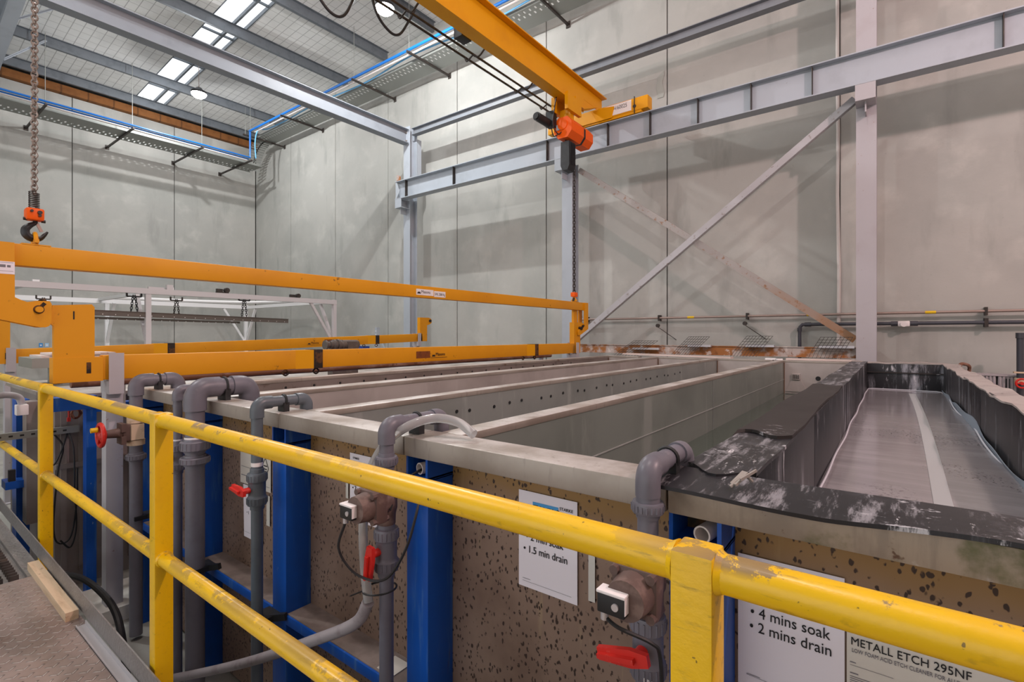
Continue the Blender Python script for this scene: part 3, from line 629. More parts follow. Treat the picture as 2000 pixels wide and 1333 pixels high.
fbf = flight_bar(-4.4, 1.16, 1.69, 0.0, 'front orange bar marked 1, resting above the tank row', '1')
masons(4.16, 1.742, -4.359, fbf, False, .055, False)
MB().box(-4.36, -4.358, 3.93, 4.145, 1.732, 1.812).build('rust_plate', M['rustp'], fbf)
fbr = flight_bar(-8.4, 1.3, 1.665, .2, 'rear orange bar resting behind the grey cladding', None, -1)
masons(4.95, 1.83, -8.359, fbr, False, .055, False)
MB().box(-8.36, -8.358, 5.3, 5.62, 1.83, 1.92).build('rust_plate', M['rustp'], fbr)
def stand(x, y, ztop, lb, dirn=1):
    t = thing('bar_stand', lb, 'stand', (x, y, 0), 'stands for the flight bars')
    MB().box(x - .07, x + .03, y - .05, y + .05, 0, ztop - .09, .005).build('post', M['steelp'], t)
    b = MB(); b.box(x + .075, x + .085, y - .045, y + .04, ztop - .1, ztop + .185); b.box(x - .11, x - .1, y - .045, y + .04, ztop - .1, ztop + .185); b.box(x - .1, x + .075, y - .045, y + .04, ztop - .1, ztop - .01)
    b.build('cradle', M['steelp'], t)
    MB().box(x - .13, x + .09, y - .1, y + .1, 0, .015).build('base_plate', M['steelp'], t)
stand(-4.4, 1.13, 1.69, 'grey bar stand beside the first yellow handrail post')
stand(-4.35, 7.48, 1.69, 'far grey bar stand near the wall column with hoist chain')
stand(-8.4, 1.16, 1.665, 'grey bar stand at the left picture edge')
stand(-8.4, 7.6, 1.86, 'far grey bar stand behind the dusty gearmotor')
# ------------------------------------------------------------------ process tanks
RZ = 1.633; YB = 8.2
def tank(lb, xo0, xo1, xi0, xi1, lining, zl, wallm=None, rimm=None, spotm=None, liq='water', liqlb=None):
    t = thing('process_tank', lb, 'tank', ((xo0 + xo1) / 2, 4.8, 0), 'row of open process tanks')
    rimm = rimm or M['rim']
    r = MB(); r.box(xo0, xo1, 1.215, 1.362, 1.563, RZ, .006); r.box(max(xo0, xi0 - .1), xi0 + .004, 1.362, YB + .15, RZ - .03, RZ, .004); r.box(xi0, xo1, YB, YB + .15, RZ - .03, RZ, .004)
    r.build('rim', rimm, t)
    MB().box(xi0 - .085, xi0, 1.362, YB + .1, .1, RZ - .03).build('left_wall', lining, t)
    MB().box(xi0, xi1, YB, YB + .08, .1, RZ - .03).build('back_wall', M['inoxp'], t)
    MB().box(xo0 - .02, xo1 + .01, 1.352, 1.366, .02, 1.563).build('front_panel', spotm or M['spot'], t)
    MB().box(xi0 - .085, xi1 - .002, 1.366, YB, .05, .1).build('tank_floor', lining, t)
    if zl:
        q = MB().grid(lambda u, v: V((xi0 + (xi1 - xi0) * u, 1.367 + (YB - 1.367) * v, zl)), 2, 8)
        q.build('tank_liquid', M[liq], None, liqlb, 'liquid', None, 'stuff')
    return t
tA = tank('long grey tank at the far left of the row, dotted lining', -4.16, -3.5, -4.06, -3.25, M['inoxd'], .95, liqlb='liquid in the leftmost long tank')
MB().box(-3.5, -3.25, 1.25, 1.362, 1.563, RZ - .004, .005).build('rim_corner', M['rim'], tA)
tB = tank('second long tank from the left with rosy inner wall', -3.44, -2.30, -3.15, -2.30, M['inoxp'], .95, liqlb='liquid in the tank with the rosy wall')
tC = tank('long tank with a row of small holes along its wall', -2.297, -1.418, -2.2, -1.4, M['inox'], .95, liqlb='liquid in the tank with the row of holes')
tD = tank('deep grey-green tank next to the black rubber-lined tank', -1.414, -.446, -1.268, -.45, M['inoxg'], 1.165, liq='waterg', liqlb='green liquid in the tank beside the black lined one')
MB().box(-3.3, -3.235, 1.362, YB + .15, RZ - .03, RZ - .001).build('rim_strip', M['rim'], tA)
# holes / bolt heads on inner walls
for i in range(24): MB().cyl((-2.199, 2.1 + i * .19 + .04 * math.sin(i * 2.3), 1.512 + .006 * math.sin(i * 1.7)), (-2.194, 2.1 + i * .19 + .04 * math.sin(i * 2.3), 1.512 + .006 * math.sin(i * 1.7)), .011, n=10).build('spray_hole', M['black'], tC)
wm_ = mat('stained_washer', '#7a7069', .6)
for i in range(20):
    y = 1.95 + i * .26; wo = MB().cyl((-4.0595, y, 1.56), (-4.057, y, 1.56), .026, n=12).build('washer', wm_, tA)
    MB().cyl((-4.059, y, 1.56), (-4.053, y, 1.56), .011, n=8).build('bolt', M['black'], wo)
MB().cyl((-1.266, 1.38, 1.355), (-1.266, YB, 1.355), .005, n=6).cyl((-1.266, 4.6, 1.1), (-1.266, 4.6, 1.6), .004, n=6).build('weld_seam', M['inox'], tD)
MB().cyl((-1.262, YB - .006, 1.1), (-1.262, YB - .006, 1.6), .007, n=6).build('corner_weld', mat('rusty_weld', '#6d5442', .7), tD)
for x, tk in ((-4.05, tA), (-3.14, tB), (-2.19, tC)):
    MB().cyl((x, YB - .006, 1.1), (x, YB - .006, 1.6), .008, n=6).build('corner_weld', mat('brown_weld', '#6d5442', .7), tk)
vb = MB(); vb.box(-1.16, -1.06, YB - .03, YB, 1.36, 1.45, .006); vb.prism([(-1.17, YB, 1.35), (-1.05, YB, 1.35), (-.96, YB, 1.19), (-1.24, YB, 1.19)], (0, -.012, 0)); vb.build('outlet_hood', M['inoxp'], tD)
vg = MB()
for k in range(6): vg.box(-1.148 + k * .014, -1.141 + k * .014, YB - .034, YB - .03, 1.375, 1.435)
vg.build('outlet_grille', M['dark'], tD)
MB().cyl((-.84, YB - .004, 1.39), (-.84, YB + .001, 1.39), .032, n=18).build('drain_hole', M['black'], tD)
# ---- rubber lined tank
tR = thing('rubber_lined_tank', 'black rubber-lined tank of grey liquid at right', 'tank', (.1, 4.8, 0), 'row of open process tanks')
r = MB(); r.box(-.442, .9, 1.215, 1.34, 1.563, RZ, .006); r.build('rim', M['rimg'], tR)
MB().box(-.442, .9, 1.352, 1.366, .02, 1.563).build('front_panel', M['spot'], tR)
c = MB(); c.box(-.435, -.285, 1.36, 8.1, .1, 1.625).box(.49, .62, 1.36, 8.1, .1, 1.6).box(-.285, .49, 7.95, 8.1, .1, 1.63).box(-.285, .49, 1.367, 1.38, .1, 1.62).box(-.285, .49, 1.37, 7.95, .08, .12)
c.build('shell', M['rubberd'], tR)
def drape(y0, y1, m, nm, x0=-.462, x1=-.272, z=1.652, a=.006, seed=0):
    rd = random.Random(seed); ph = rd.random() * 6
    def fn(u, v):
        y = y0 + (y1 - y0) * v; zz = z + a * .5 * math.sin(5 * y + ph) + a * .25 * math.sin(17 * y + 2 * ph) * u
        x = x0 + (x1 - x0) * u + .004 * math.sin(4 * y + ph)
        if u < .08: zz -= .03
        return V((x, y + .04 * math.sin(7 * u + ph), zz))
    return MB().grid(fn, 10, max(6, int((y1 - y0) * 14))).solid(.011).build(nm, m, tR)
drape(1.33, 1.98, M['rubber'], 'lining_flap', seed=1, z=1.655); drape(1.9, 4.0, M['rubberd'], 'lining_flap', seed=2, z=1.664); drape(3.9, 8.05, M['rubber'], 'lining_flap', seed=3, z=1.655, a=.009)
def face(x, y0, y1, nx, m, nm, z0=1.1, z1=1.652):
    b = MB(); b.box(min(x, x + nx * .012), max(x, x + nx * .012), y0 + .008, y1 - .008, z0, z1, .004); return b.build(nm, m, tR)
for a, b in ((1.385, 2.54), (2.54, 4.2), (4.2, 5.4), (5.4, 6.7), (6.7, 7.95)): face(-.285, a, b, 1, M['rubber'], 'side_sheet')
for a, b in ((1.385, 2.7), (2.7, 4.7), (4.7, 6.95), (6.95, 7.95)): face(.49, a, b, -1, M['rubber'], 'side_sheet', z1=1.638)
MB().box(-.28, .485, 7.935, 7.95, 1.1, 1.64, .004).build('end_sheet', M['rubber'], tR)
MB().box(-.28, .485, 7.92, 7.936, 1.52, 1.535).build('end_fold', M['rubberd'], tR)
rt = MB()
def rtf(u, v):
    y = 1.35 + 6.85 * v; x = .468 + .15 * u + .006 * math.sin(6 * y) + (.01 * math.sin(2.3 * y) if u > .5 else 0)
    return V((x, y, 1.645 + .008 * math.sin(4 * y + 3 * u) + .005 * math.sin(13 * y) - (.02 if u > .93 else 0)))
rt.grid(rtf, 8, 60).solid(.01).build('salt_dusted_cover', M['dust'], tR)
MB().grid(lambda u, v: V((-.44 + 1.08 * u, 7.93 + .24 * v, 1.653 + .008 * math.sin(9 * u + 2) + .004 * math.sin(31 * u))), 30, 4).solid(.01).build('end_cover', M['dust'], tR)
# front flap of the lining: a thick, slightly lifted sheet
def ff(u, v):
    x = -.455 + 1.3 * u; lift = .012 * max(0, math.sin((x + .1) * 4.2)) if x > -.1 else 0
    wob = .006 * math.sin(6 * x + 1)
    y = 1.165 + wob + (.175 + .004 * math.sin(9 * x)) * v
    return V((x, y, 1.641 + lift * (1 - v) + .004 * math.sin(11 * x) * (1 - v) + .012 * v))
MB().grid(ff, 60, 8).solid(.009).build('front_flap', M['rubber'], tR)
k = MB(); k.tube(cr([(-.295, 1.21, 1.655), (-.285, 1.225, 1.668), (-.27, 1.245, 1.675), (-.26, 1.26, 1.662)], 5), .004, 7); k.bar((-.29, 1.215, 1.66), (-.272, 1.25, 1.683), .016, .006).bar((-.276, 1.22, 1.672), (-.25, 1.255, 1.69), .004, .006)
k.build('sheet_clip', mat('dusty_clip', '#9a938c', .6), None, 'small pale clip gripping the edge of the black rubber sheet', 'clip')
sm = []
for i in range(60):
    y = 1.4 + 6.52 * i / 59; sm.append((-.262 + .004 * math.sin(5 * y), y, 1.316 + .004 * math.sin(3 * y)))
for i in range(1, 12): sm.append((-.262 + .74 * i / 12, 7.925, 1.318))
for i in range(60):
    y = 7.92 - 6.52 * i / 59; sm.append((.462 - .014 * math.sin(3.1 * y + 1), y, 1.318 + .012 * math.sin(3.1 * y)))
MB().tube(sm, .0055, 6).build('salt_line', M['seam'], tR)
res = MB(); res.grid(lambda u, v: V((.472 - .012 * u * math.sin(3 * v * 6 + 1) - .005, 1.5 + 6.4 * v, 1.312 + u * (.045 + .02 * math.sin(11 * v + 1) + .012 * math.sin(37 * v)))), 2, 60).solid(.004)
res.build('salt_residue', mat('blue_grey_residue', '#8d99a6', .6), tR)
MB().grid(lambda u, v: V((-.275 + .75 * u, 1.38 + 6.56 * v, 1.312)), 2, 8).build('tank_liquid', M['etch'], None, 'grey filmed liquid filling the black rubber-lined tank', 'liquid', None, 'stuff')
MB().grid(lambda u, v: V((.128 + .062 * u + .03 * math.sin(2.6 * v), 2.5 + 5.0 * v, 1.3145)), 2, 24).solid(.0015).build('surface_strip', mat('pale_strip', '#aeb3b5', .35), None, 'long pale strip lying on the grey tank liquid', 'strip')  # pale flat strip laid just over the liquid surface

# ---- blue support frame in front of the tanks
fr_ = thing('tank_support_frame', 'blue steel frame carrying the fronts of the tanks', 'frame', (-1.8, 1.29, 0))
PO = [(-4.25, -4.14), (-3.33, -3.2), (-2.37, -2.248), (-1.411, -1.30), (-.442, -.318), (.72, .84)]
for i, (a, b) in enumerate(PO):
    p = MB(); p.box(a, b, 1.226, 1.352, 0, 1.492, .004)
    p.build('post', M['blue'], fr_)
    p = MB(); p.box(a, a + .01, 1.224, 1.352, 1.49, 1.562).box(b - .01, b, 1.224, 1.352, 1.49, 1.562).box(a, b, 1.224, 1.352, 1.484, 1.496)
    p.build('socket', M['blue'], fr_)
    MB().box(a + .01, b - .01, 1.335, 1.351, 1.495, 1.562).build('socket_back', M['burn'], fr_)
for (a, b), (c_, d) in zip(PO, PO[1:]):
    o = MB().box(b, c_, 1.224, 1.352, .655, .7, .003).build('ledge', M['blue'], fr_)
    MB().box(b + .003, c_ - .003, 1.232, 1.352, .7, .7035).build('ledge_dust', M['ledge'], o)
for x, lb in ((-1.365, 'white pipe stub with a black cable in the blue socket'), (-.378, 'white pipe stub in the blue socket by the front post')):
    t = thing('pipe_stub', lb, 'pipe', (x, 1.3, 1.5))
    MB().pipe((x + .012, 1.235, 1.521), (x + .03, 1.35, 1.521), .021, .004).build('pipe', M['wpipe'], t)
    if x < -1: MB().tube(cr([(x + .012, 1.3, 1.52), (x + .01, 1.22, 1.51), (x - .02, 1.17, 1.47), (x - .01, 1.12, 1.4)], 5), .005, 6).build('cable', M['black'], t)

# ---- papers on the front panels
YP = 1.349
def paper(lb, x0, x1, z0, z1, m, sag=0., nm='paper_notice', cat='notice', grp=None, y=YP):
    def fn(u, v): return V((x0 + (x1 - x0) * u + sag * .02 * (1 - v), y - .003 - abs(sag) * .02 * math.sin(PI * (1 - v)) * u, z0 + (z1 - z0) * v))
    o = MB().grid(fn, 6, 10).solid(.0008)
    return o.build(nm, m, None, lb, cat, grp)
yt = YP - .0062
p = paper('white notice with blue heading and 1.5 min drain line', -.992, -.77, 1.172, 1.488, M['paper'])
text('STARKE', (-.833, yt, 1.452), .0135, M['ink'], p, sx=1.05)
MB().box(-.935, -.838, yt + .001, yt + .0015, 1.408, 1.458).build('heading_block', M['cyan'], p)
text('TANK 2', (-.931, yt, 1.424), .037, M['ink'], p, sx=.78)
text('\u2022 2 min soak', (-.962, yt, 1.33), .033, M['ink'], p, sx=.86)
text('\u2022 1.5 min drain', (-.972, yt, 1.289), .033, M['ink'], p, sx=.86)
MB().box(-.975, -.79, yt, yt + .0005, 1.192, 1.1926).box(-.975, -.944, yt, yt + .0005, 1.2, 1.201).build('small_print', M['ginkk'], p)
for k, (a, b, c_, d) in enumerate(((-.97, -.76, 1.48, 1.5), (-1.005, -.985, 1.2, 1.35), (-.775, -.755, 1.185, 1.22), (-.735, -.714, 1.215, 1.35))):
    pass
tp = paper('strip of pale tape beside the notice with the blue heading', -.732, -.71, 1.2, 1.345, M['tape'], nm='tape_strip', cat='tape')
p2 = paper('white notice reading 4 mins soak on the nearest panel', -.31, -.087, 1.13, 1.455, M['paper'])
text('STARKE', (-.16, yt, 1.42), .0135, M['ink'], p2, sx=1.05)
text('\u2022 4 mins soak', (-.282, yt, 1.308), .036, M['ink'], p2, sx=.86)
text('\u2022 2 mins drain', (-.284, yt, 1.272), .036, M['ink'], p2, sx=.86)
MB().box(-.29, -.26, yt, yt + .0005, 1.162, 1.1632).bar((-.26, yt, 1.1595), (-.12, yt, 1.1566), .0005, .0006).bar((-.29, yt, 1.1605), (-.26, yt, 1.1595), .0005, .0006).build('small_print', M['ginkk'], p2)
p3 = paper('cream chemical label with a black hazard diamond', -.083, .26, 1.08, 1.37, M['cpaper'], nm='chemical_label', cat='label')
text('METALL ETCH 295NF', (-.076, yt, 1.314), .0245, M['ink'], p3, sx=.87)
text('LOW FOAM ACID ETCH CLEANER FOR ALUMINIUM', (-.074, yt, 1.298), .0125, M['ginkk'], p3, sx=.72)
sp_ = MB()
for i in range(9): sp_.box(-.077, -.077 + .055 + .01 * math.sin(i * 2.1), yt, yt + .0004, 1.243 - i * .0045, 1.2442 - i * .0045)
for i in range(6): sp_.box(.045, .045 + .03, yt, yt + .0004, 1.262 - i * .0045, 1.2632 - i * .0045)
sp_.box(-.077, -.066, yt, yt + .0004, 1.274, 1.276).box(-.077, .0, yt, yt + .0004, 1.268, 1.2687).box(-.077, -.062, yt, yt + .0004, 1.25, 1.252)
sp_.build('small_print', M['ginkk'], p3)
dm = MB(); dm.prism([(.165, yt, 1.31), (.225, yt, 1.25), (.165, yt, 1.19), (.105, yt, 1.25)], (0, .0006, 0)); dm.build('hazard_diamond', M['ink'], p3)
dw = MB(); dw.prism([(.165, yt - .0006, 1.304), (.216, yt - .0006, 1.253), (.114, yt - .0006, 1.253)], (0, .0005, 0)); dw.build('diamond_upper', M['white'], p3)
MB().box(.14, .19, yt - .0012, yt - .0008, 1.262, 1.266).bar((.15, yt - .001, 1.285), (.175, yt - .001, 1.275), .0005, .006).build('hazard_pictogram', M['ink'], p3)
p4 = paper('lilac notice half hidden by the valve and clear hose', -1.925, -1.735, 1.185, 1.478, M['paper'])
text('STARKE', (-1.9, yt, 1.455), .0125, M['ink'], p4)
text('\u2022 2 x', (-1.905, yt, 1.318), .028, M['ink'], p4, sx=.9)
paper('short white tape left of the half hidden notice', -1.956, -1.938, 1.27, 1.36, M['tape'], nm='tape_strip', cat='tape')
p5 = paper('cream label behind the slate pipe with a small diamond', -2.96, -2.62, 1.165, 1.36, M['cpaper'], nm='chemical_label', cat='label')
dm = MB(); q = [(-2.675, 1.345), (-2.64, 1.29), (-2.675, 1.235), (-2.71, 1.29)]
for a, b in zip(q, q[1:] + q[:1]): dm.bar((a[0], yt, a[1]), (b[0], yt, b[1]), .001, .003, up=(0, 0, 1) if 0 else (0.3, 0, 1))
dm.build('diamond_outline', M['ink'], p5)
text('CORROSIVE', (-2.675, yt, 1.297), .01, M['ink'], p5, align='CENTER', sx=.8); text('ALKALINE', (-2.675, yt, 1.28), .01, M['ink'], p5, align='CENTER', sx=.8)
MB().box(-2.945, -2.8, yt, yt + .0004, 1.21, 1.214).box(-2.945, -2.83, yt, yt + .0004, 1.26, 1.262).box(-2.72, -2.63, yt, yt + .0004, 1.19, 1.192).build('small_print', M['ginkk'], p5)
p6 = paper('narrow lilac notice hanging behind the slate pipe', -2.925, -2.715, .868, 1.16, M['paper'], sag=.4)
text('\u2022 1', (-2.86, yt - .01, 1.01), .025, M['ink'], p6)
MB().box(-2.89, -2.82, yt - .008, yt - .0076, .905, .906).build('small_print', M['ginkk'], p6)
paper('curled white tape below the cream label', -2.665, -2.63, .985, 1.145, M['tape'], nm='tape_strip', cat='tape')
MB().box(-1.60, -1.51, 1.24, 1.33, .7045, .7075).build('floor_tag', M['cpaper'], None, 'square card lying on the dusty ledge by the pipe', 'card')

# ---- fill pipes climbing over the rim
YR = 1.14
def riser(x, r, m, lb, z0=.03, yend=1.385, zt=1.684, cliplast=True):
    t = thing('fill_pipe', lb, 'pipe', (x, YR, z0), 'grey plastic fill pipes')
    MB().cyl((x, YR, z0), (x, YR, zt - r * 1.2), r, n=20).build('riser', m, t)
    R = r * 1.2; b = r * 1.3
    arc = [(x, YR + b - b * math.cos(a), zt - b + b * math.sin(a)) for a in [PI / 2 * i / 8 for i in range(9)]]
    arc = [(x, YR, zt - b - r * 1.3)] + arc + [(x, YR + b + r * 1.3, zt)]
    MB().tube(arc, R, 20).build('elbow', m, t)
    MB().cyl((x, YR + b, zt), (x, yend - b, zt), r, n=20).build('cross_pipe', m, t)
    arc = [(x, yend - b + b * math.sin(a), zt - b + b * math.cos(a)) for a in [PI / 2 * i / 8 for i in range(9)]]
    arc = [(x, yend - b - r * .9, zt)] + arc + [(x, yend, zt - b - r * 1.1)]
    MB().tube(arc, R, 20).build('elbow', m, t)
    MB().cyl((x, yend, zt - b - r), (x, yend, 1.5), r, n=16).build('spout', m, t)
    ym = (YR + yend) / 2 + .005
    c = MB(); c.box(x - r * 1.1, x + r * 1.1, ym - .014, ym + .014, RZ, zt - r * .3); c.tube([(x + r * 1.08 * math.cos(a), ym, zt + r * 1.08 * math.sin(a)) for a in [2 * PI * k / 20 for k in range(20)]], .006, 6, True)
    c.build('pipe_clip', M['black'], t)
    return t
def union(t, x, z, r, m, h=.05):
    b = MB(); b.lathe((x, YR, z - h / 2), (0, 0, 1), [(r * 1.0, -.013), (r * 1.12, -.012), (r * 1.15, -.0005), (r * 1.45, 0), (r * 1.52, .004), (r * 1.52, h - .004), (r * 1.45, h), (r * 1.15, h + .0005), (r * 1.12, h + .012), (r, h + .013)], 28)
    for k in range(20):
        a = 2 * PI * k / 20; b.bar((x + r * 1.52 * math.cos(a), YR + r * 1.52 * math.sin(a), z - h / 2 + .006), (x + r * 1.52 * math.cos(a), YR + r * 1.52 * math.sin(a), z + h / 2 - .006), .004, .004)
    return b.build('union_nut', m, t)
def ballvalve(t, x, z, r, m, hdir, hl=.1):
    b = MB(); b.lathe((x, YR, z - .075), (0, 0, 1), [(r, -.02), (r * 1.18, -.018), (r * 1.2, 0), (r * 1.6, .002), (r * 1.68, .008), (r * 1.68, .036), (r * 1.5, .042), (r * 1.46, .05), (r * 1.46, .1), (r * 1.5, .106), (r * 1.68, .112), (r * 1.68, .14), (r * 1.6, .148), (r * 1.2, .15), (r * 1.18, .168), (r, .17)], 28)
    for k in range(18):
        a = 2 * PI * k / 18
        for zz in (z - .053, z + .053): b.bar((x + r * 1.68 * math.cos(a), YR + r * 1.68 * math.sin(a), zz - .013), (x + r * 1.68 * math.cos(a), YR + r * 1.68 * math.sin(a), zz + .013), .004, .004)
    v = b.build('ball_valve', m, t)
    hd = MB(); d = V(hdir).normalized(); c = V((x, YR - r * 1.45, z))
    hd.cyl(c + V((0, .012, 0)), c - V((0, .03, 0)), .014, n=14)
    c2 = c - V((0, .026, 0)); up = d.cross(V((0, 1, 0)))
    hd.prism([c2 - d * .03 + up * .013, c2 + d * .012 + up * .02, c2 + d * hl + up * .014, c2 + d * hl - up * .014, c2 + d * .012 - up * .02, c2 - d * .03 - up * .013], (0, -.014, 0))
    hd.prism([c2 + d * .0 + up * .006, c2 + d * hl * .96 + up * .005, c2 + d * hl * .96 - up * .005, c2 - up * .006], (0, -.026, 0))
    hd.build('lever', M['red'], v)
    return v
def band(t, x, z, r, h=.018):
    MB().cyl((x, YR, z), (x, YR, z + h), r * 1.02, n=20, cap=False).build('label_band', M['white'], t)
def diaphragm(t, x, z, r, wires):
    b = MB(); b.lathe((x, YR, z - .085), (0, 0, 1), [(r, 0), (r * 1.25, .004), (r * 1.3, .04), (r * 1.5, .06), (r * 1.5, .11), (r * 1.3, .13), (r * 1.25, .166), (r, .17)], 20)
    b.box(x - .055, x + .055, YR - .085, YR - .035, z - .055, z + .055, .012); b.cyl((x, YR - .04, z), (x, YR, z), .045, n=18); b.cyl((x, YR - .13, z), (x, YR - .08, z), .044, .05, n=20)
    for a, c_ in ((-1, -1), (-1, 1), (1, -1), (1, 1)): b.cyl((x + a * .043, YR - .095, z + c_ * .043), (x + a * .043, YR - .03, z + c_ * .043), .011, n=8)
    v = b.build('diaphragm_valve', M['brown'], t)
    s = MB(); s.box(x - .056, x + .008, YR - .15, YR - .118, z - .03, z + .014, .004); s.build('solenoid', M['black'], v)
    s = MB(); s.box(x - .058, x + .01, YR - .151, YR - .116, z + .012, z + .019, .003); s.box(x + .0081, x + .0095, YR - .148, YR - .12, z - .022, z + .012); s.build('solenoid_cap', M['white'], v)
    MB().cyl((x - .012, YR - .154, z - .008), (x - .012, YR - .148, z - .008), .008, n=14).build('screw', M['alu'], v); MB().cyl((x - .045, YR - .134, z - .05), (x - .045, YR - .134, z - .028), .009, n=12).build('cable_gland', M['alu'], v)
    MB().tube(cr([(x - .045, YR - .134, z - .045)] + wires, 6), .0045, 6).build('cable', M['black'], v)
f1 = riser(-3.97, .037, M['pvc'], 'leftmost fill pipe, with the round red handwheel', zt=1.70)
b = MB(); b.box(-3.99, -3.93, 1.06, 1.17, 1.315, 1.425, .01).cyl((-3.97, .97, 1.37), (-3.97, 1.07, 1.37), .024, .034, n=16)
for a in (-.04, .04): b.box(-4.02, -3.92, 1.05, 1.075, 1.35 + a - .012, 1.35 + a + .04)
v1 = b.build('valve_body', M['brown'], f1)
MB().cyl((-3.97, YR, 1.425), (-3.97, YR, 1.462), .05, n=20).cyl((-3.97, YR, 1.28), (-3.97, YR, 1.315), .05, n=20).box(-3.935, -3.915, 1.1, 1.17, 1.32, 1.42).build('valve_flange', M['cream'], v1)
w = MB(); w.tube([(-3.97 + .068 * math.cos(a), .955, 1.37 + .068 * math.sin(a)) for a in [2 * PI * k / 28 for k in range(28)]], .013, 8, True)
for k in range(3): w.bar((-3.97, .955, 1.37), (-3.97 + .068 * math.cos(k * 2.1), .955, 1.37 + .068 * math.sin(k * 2.1)), .02, .02)
w.lathe((-3.97, .985, 1.37), (0, -1, 0), [(.02, 0), (.05, .012), (.05, .026), (.015, .045), (0, .046)], 18).build('handwheel', M['red'], v1)
MB().cyl((-3.97, .94, 1.405), (-3.97, .905, 1.405), .016, n=10).build('yellow_indicator', M['yel'], v1)
union(f1, -3.97, 1.2, .037, M['pvc'], .035)
f2 = riser(-3.275, .0235, M['pvc'], 'thin fill pipe with red lever beside the thickest pipe', zt=1.685)
ballvalve(f2, -3.275, 1.30, .0235, M['pvc'], (1, 0, 0), .06); band(f2, -3.275, 1.385, .0235)
f3 = riser(-3.035, .047, M['pvc'], 'thickest grey fill pipe with two ribbed union nuts', zt=1.71, yend=1.43)
union(f3, -3.035, 1.40, .047, M['pvc'], .05); union(f3, -3.035, 1.32, .047, M['pvc'], .035); band(f3, -3.035, 1.43, .05)
f4 = riser(-2.345, .0255, M['pvcb'], 'slate fill pipe standing in front of the cream label')
ballvalve(f4, -2.345, 1.29, .0255, M['pvcb'], (-1, 0, .1), .085); band(f4, -2.345, 1.395, .0255)
f5 = riser(-1.418, .025, M['pvc'], 'fill pipe with clear hose strapped to it, centre of the rim', yend=1.41)
union(f5, -1.418, 1.56, .025, M['pvc'], .03); diaphragm(f5, -1.418, 1.42, .025, [(-1.495, 1.0, 1.28), (-1.46, 1.03, 1.2), (-1.385, 1.06, 1.178), (-1.3, 1.06, 1.22), (-1.235, 1.07, 1.32), (-1.222, 1.1, 1.42), (-1.25, 1.15, 1.49)])
ballvalve(f5, -1.418, 1.25, .025, M['pvc'], (-.12, 0, -1), .085); band(f5, -1.418, 1.325, .025)
f6 = riser(-.462, .0245, M['pvc'], 'nearest fill pipe, its red lever low beside the front post', yend=1.39)
union(f6, -.462, 1.595, .0245, M['pvc'], .026); diaphragm(f6, -.462, 1.425, .0245, [(-.47, 1.0, 1.37), (-.41, 1.03, 1.345), (-.398, 1.05, 1.31), (-.398, 1.06, 1.2), (-.41, 1.09, 1.05)])
ballvalve(f6, -.462, 1.27, .0245, M['pvc'], (-.97, 0, -.2), .095); band(f6, -.462, 1.348, .03, .02)
text('UV', (-.452, YR - .051, 1.208), .02, M['white'], f6, sx=.8)
text('12', (-.468, YR - .0305, 1.351), .014, M['ink'], f6)
hz = MB(); hz.tube(cr([(-3.3, 1.06, .05), (-2.78, 1.06, .3), (-2.25, 1.07, .565), (-1.77, 1.07, .83), (-1.51, 1.075, .985), (-1.44, 1.08, 1.08)], 8), .021, 12)
hs_ = thing('drain_hose', 'clear hose drooping from the tank rim across the blue ledge', 'hose', (-1.45, 1.08, 1.05))
hz.build('dusty_length', M['hose'], hs_)
MB().tube(cr([(-1.44, 1.08, 1.08), (-1.475, 1.09, 1.2), (-1.495, 1.1, 1.35), (-1.49, 1.12, 1.5), (-1.44, 1.15, 1.61), (-1.37, 1.19, 1.675), (-1.32, 1.27, 1.7), (-1.24, 1.31, 1.69), (-1.16, 1.31, 1.655)], 8), .0165, 14).build('clear_length', M['clear'], hs_)
MB().tube([(-1.43 + .062 * math.cos(a), 1.12 + .055 * math.sin(a), 1.115 + .008 * math.cos(a)) for a in [2 * PI * k / 24 for k in range(24)]], .0035, 6, True).bar((-1.47, 1.075, 1.11), (-1.5, 1.05, 1.095), .004, .004).build('cable_tie', M['black'], hs_)
for x, z, f in ((-2.345, .68, f4), (-3.035, .72, f3), (-3.97, .8, f1)):
    MB().box(x - .05, x + .05, YR - .02, YR + .088, z - .012, z + .014).bar((x + .03, YR + .05, z), (x + .11, YR + .08, z + .02), .02, .03).build('pipe_bracket', M['black'], f)

# ------------------------------------------------------------------ walkway and handrail
hr = thing('handrail', 'scuffed yellow tubular handrail along the walkway edge', 'handrail', (-2.1, .68, .7))
PXS = (-5.6, -3.87, -2.1, -.207, 1.6)
for x in PXS:
    MB().box(x - .027, x + .027, .65, .709, .66, 1.719, .005).build('post', M['yellow'], hr)
MB().cyl((-7.5, .68, 1.693), (2.4, .68, 1.693), .025, n=28).build('top_rail', M['yellow'], hr)
MB().cyl((-7.5, .68, 1.199), (2.4, .68, 1.199), .0238, n=24).build('mid_rail', M['yellowm'], hr)
for x in PXS:
    for s_ in (-1, 1):
        for z_, m_ in ((1.693, 'yellow'), (1.199, 'yellowm')):
            MB().lathe((x + s_ * .0268, .68, z_), (s_, 0, 0), [(.0295, 0), (.0272, .004), (.025, .008)], 20).build('weld_bead', M[m_], hr)
DZ = .722
MB().box(-3.64, 3, -2.5, .636, DZ - .006, DZ).build('walkway_plate', M['deck'], None, 'rust-dusted chequer plate walkway deck', 'walkway')
gr = thing('grip_grating', 'serrated dark grip grating beyond the chequer plate', 'grating', (-5, 0, DZ))
MB().box(-8, -3.645, -2.5, .636, DZ - .03, DZ - .02).box(-8, -3.645, .57, .636, DZ - .02, DZ).build('pan', M['steeltrim'], gr)
tb_ = MB()
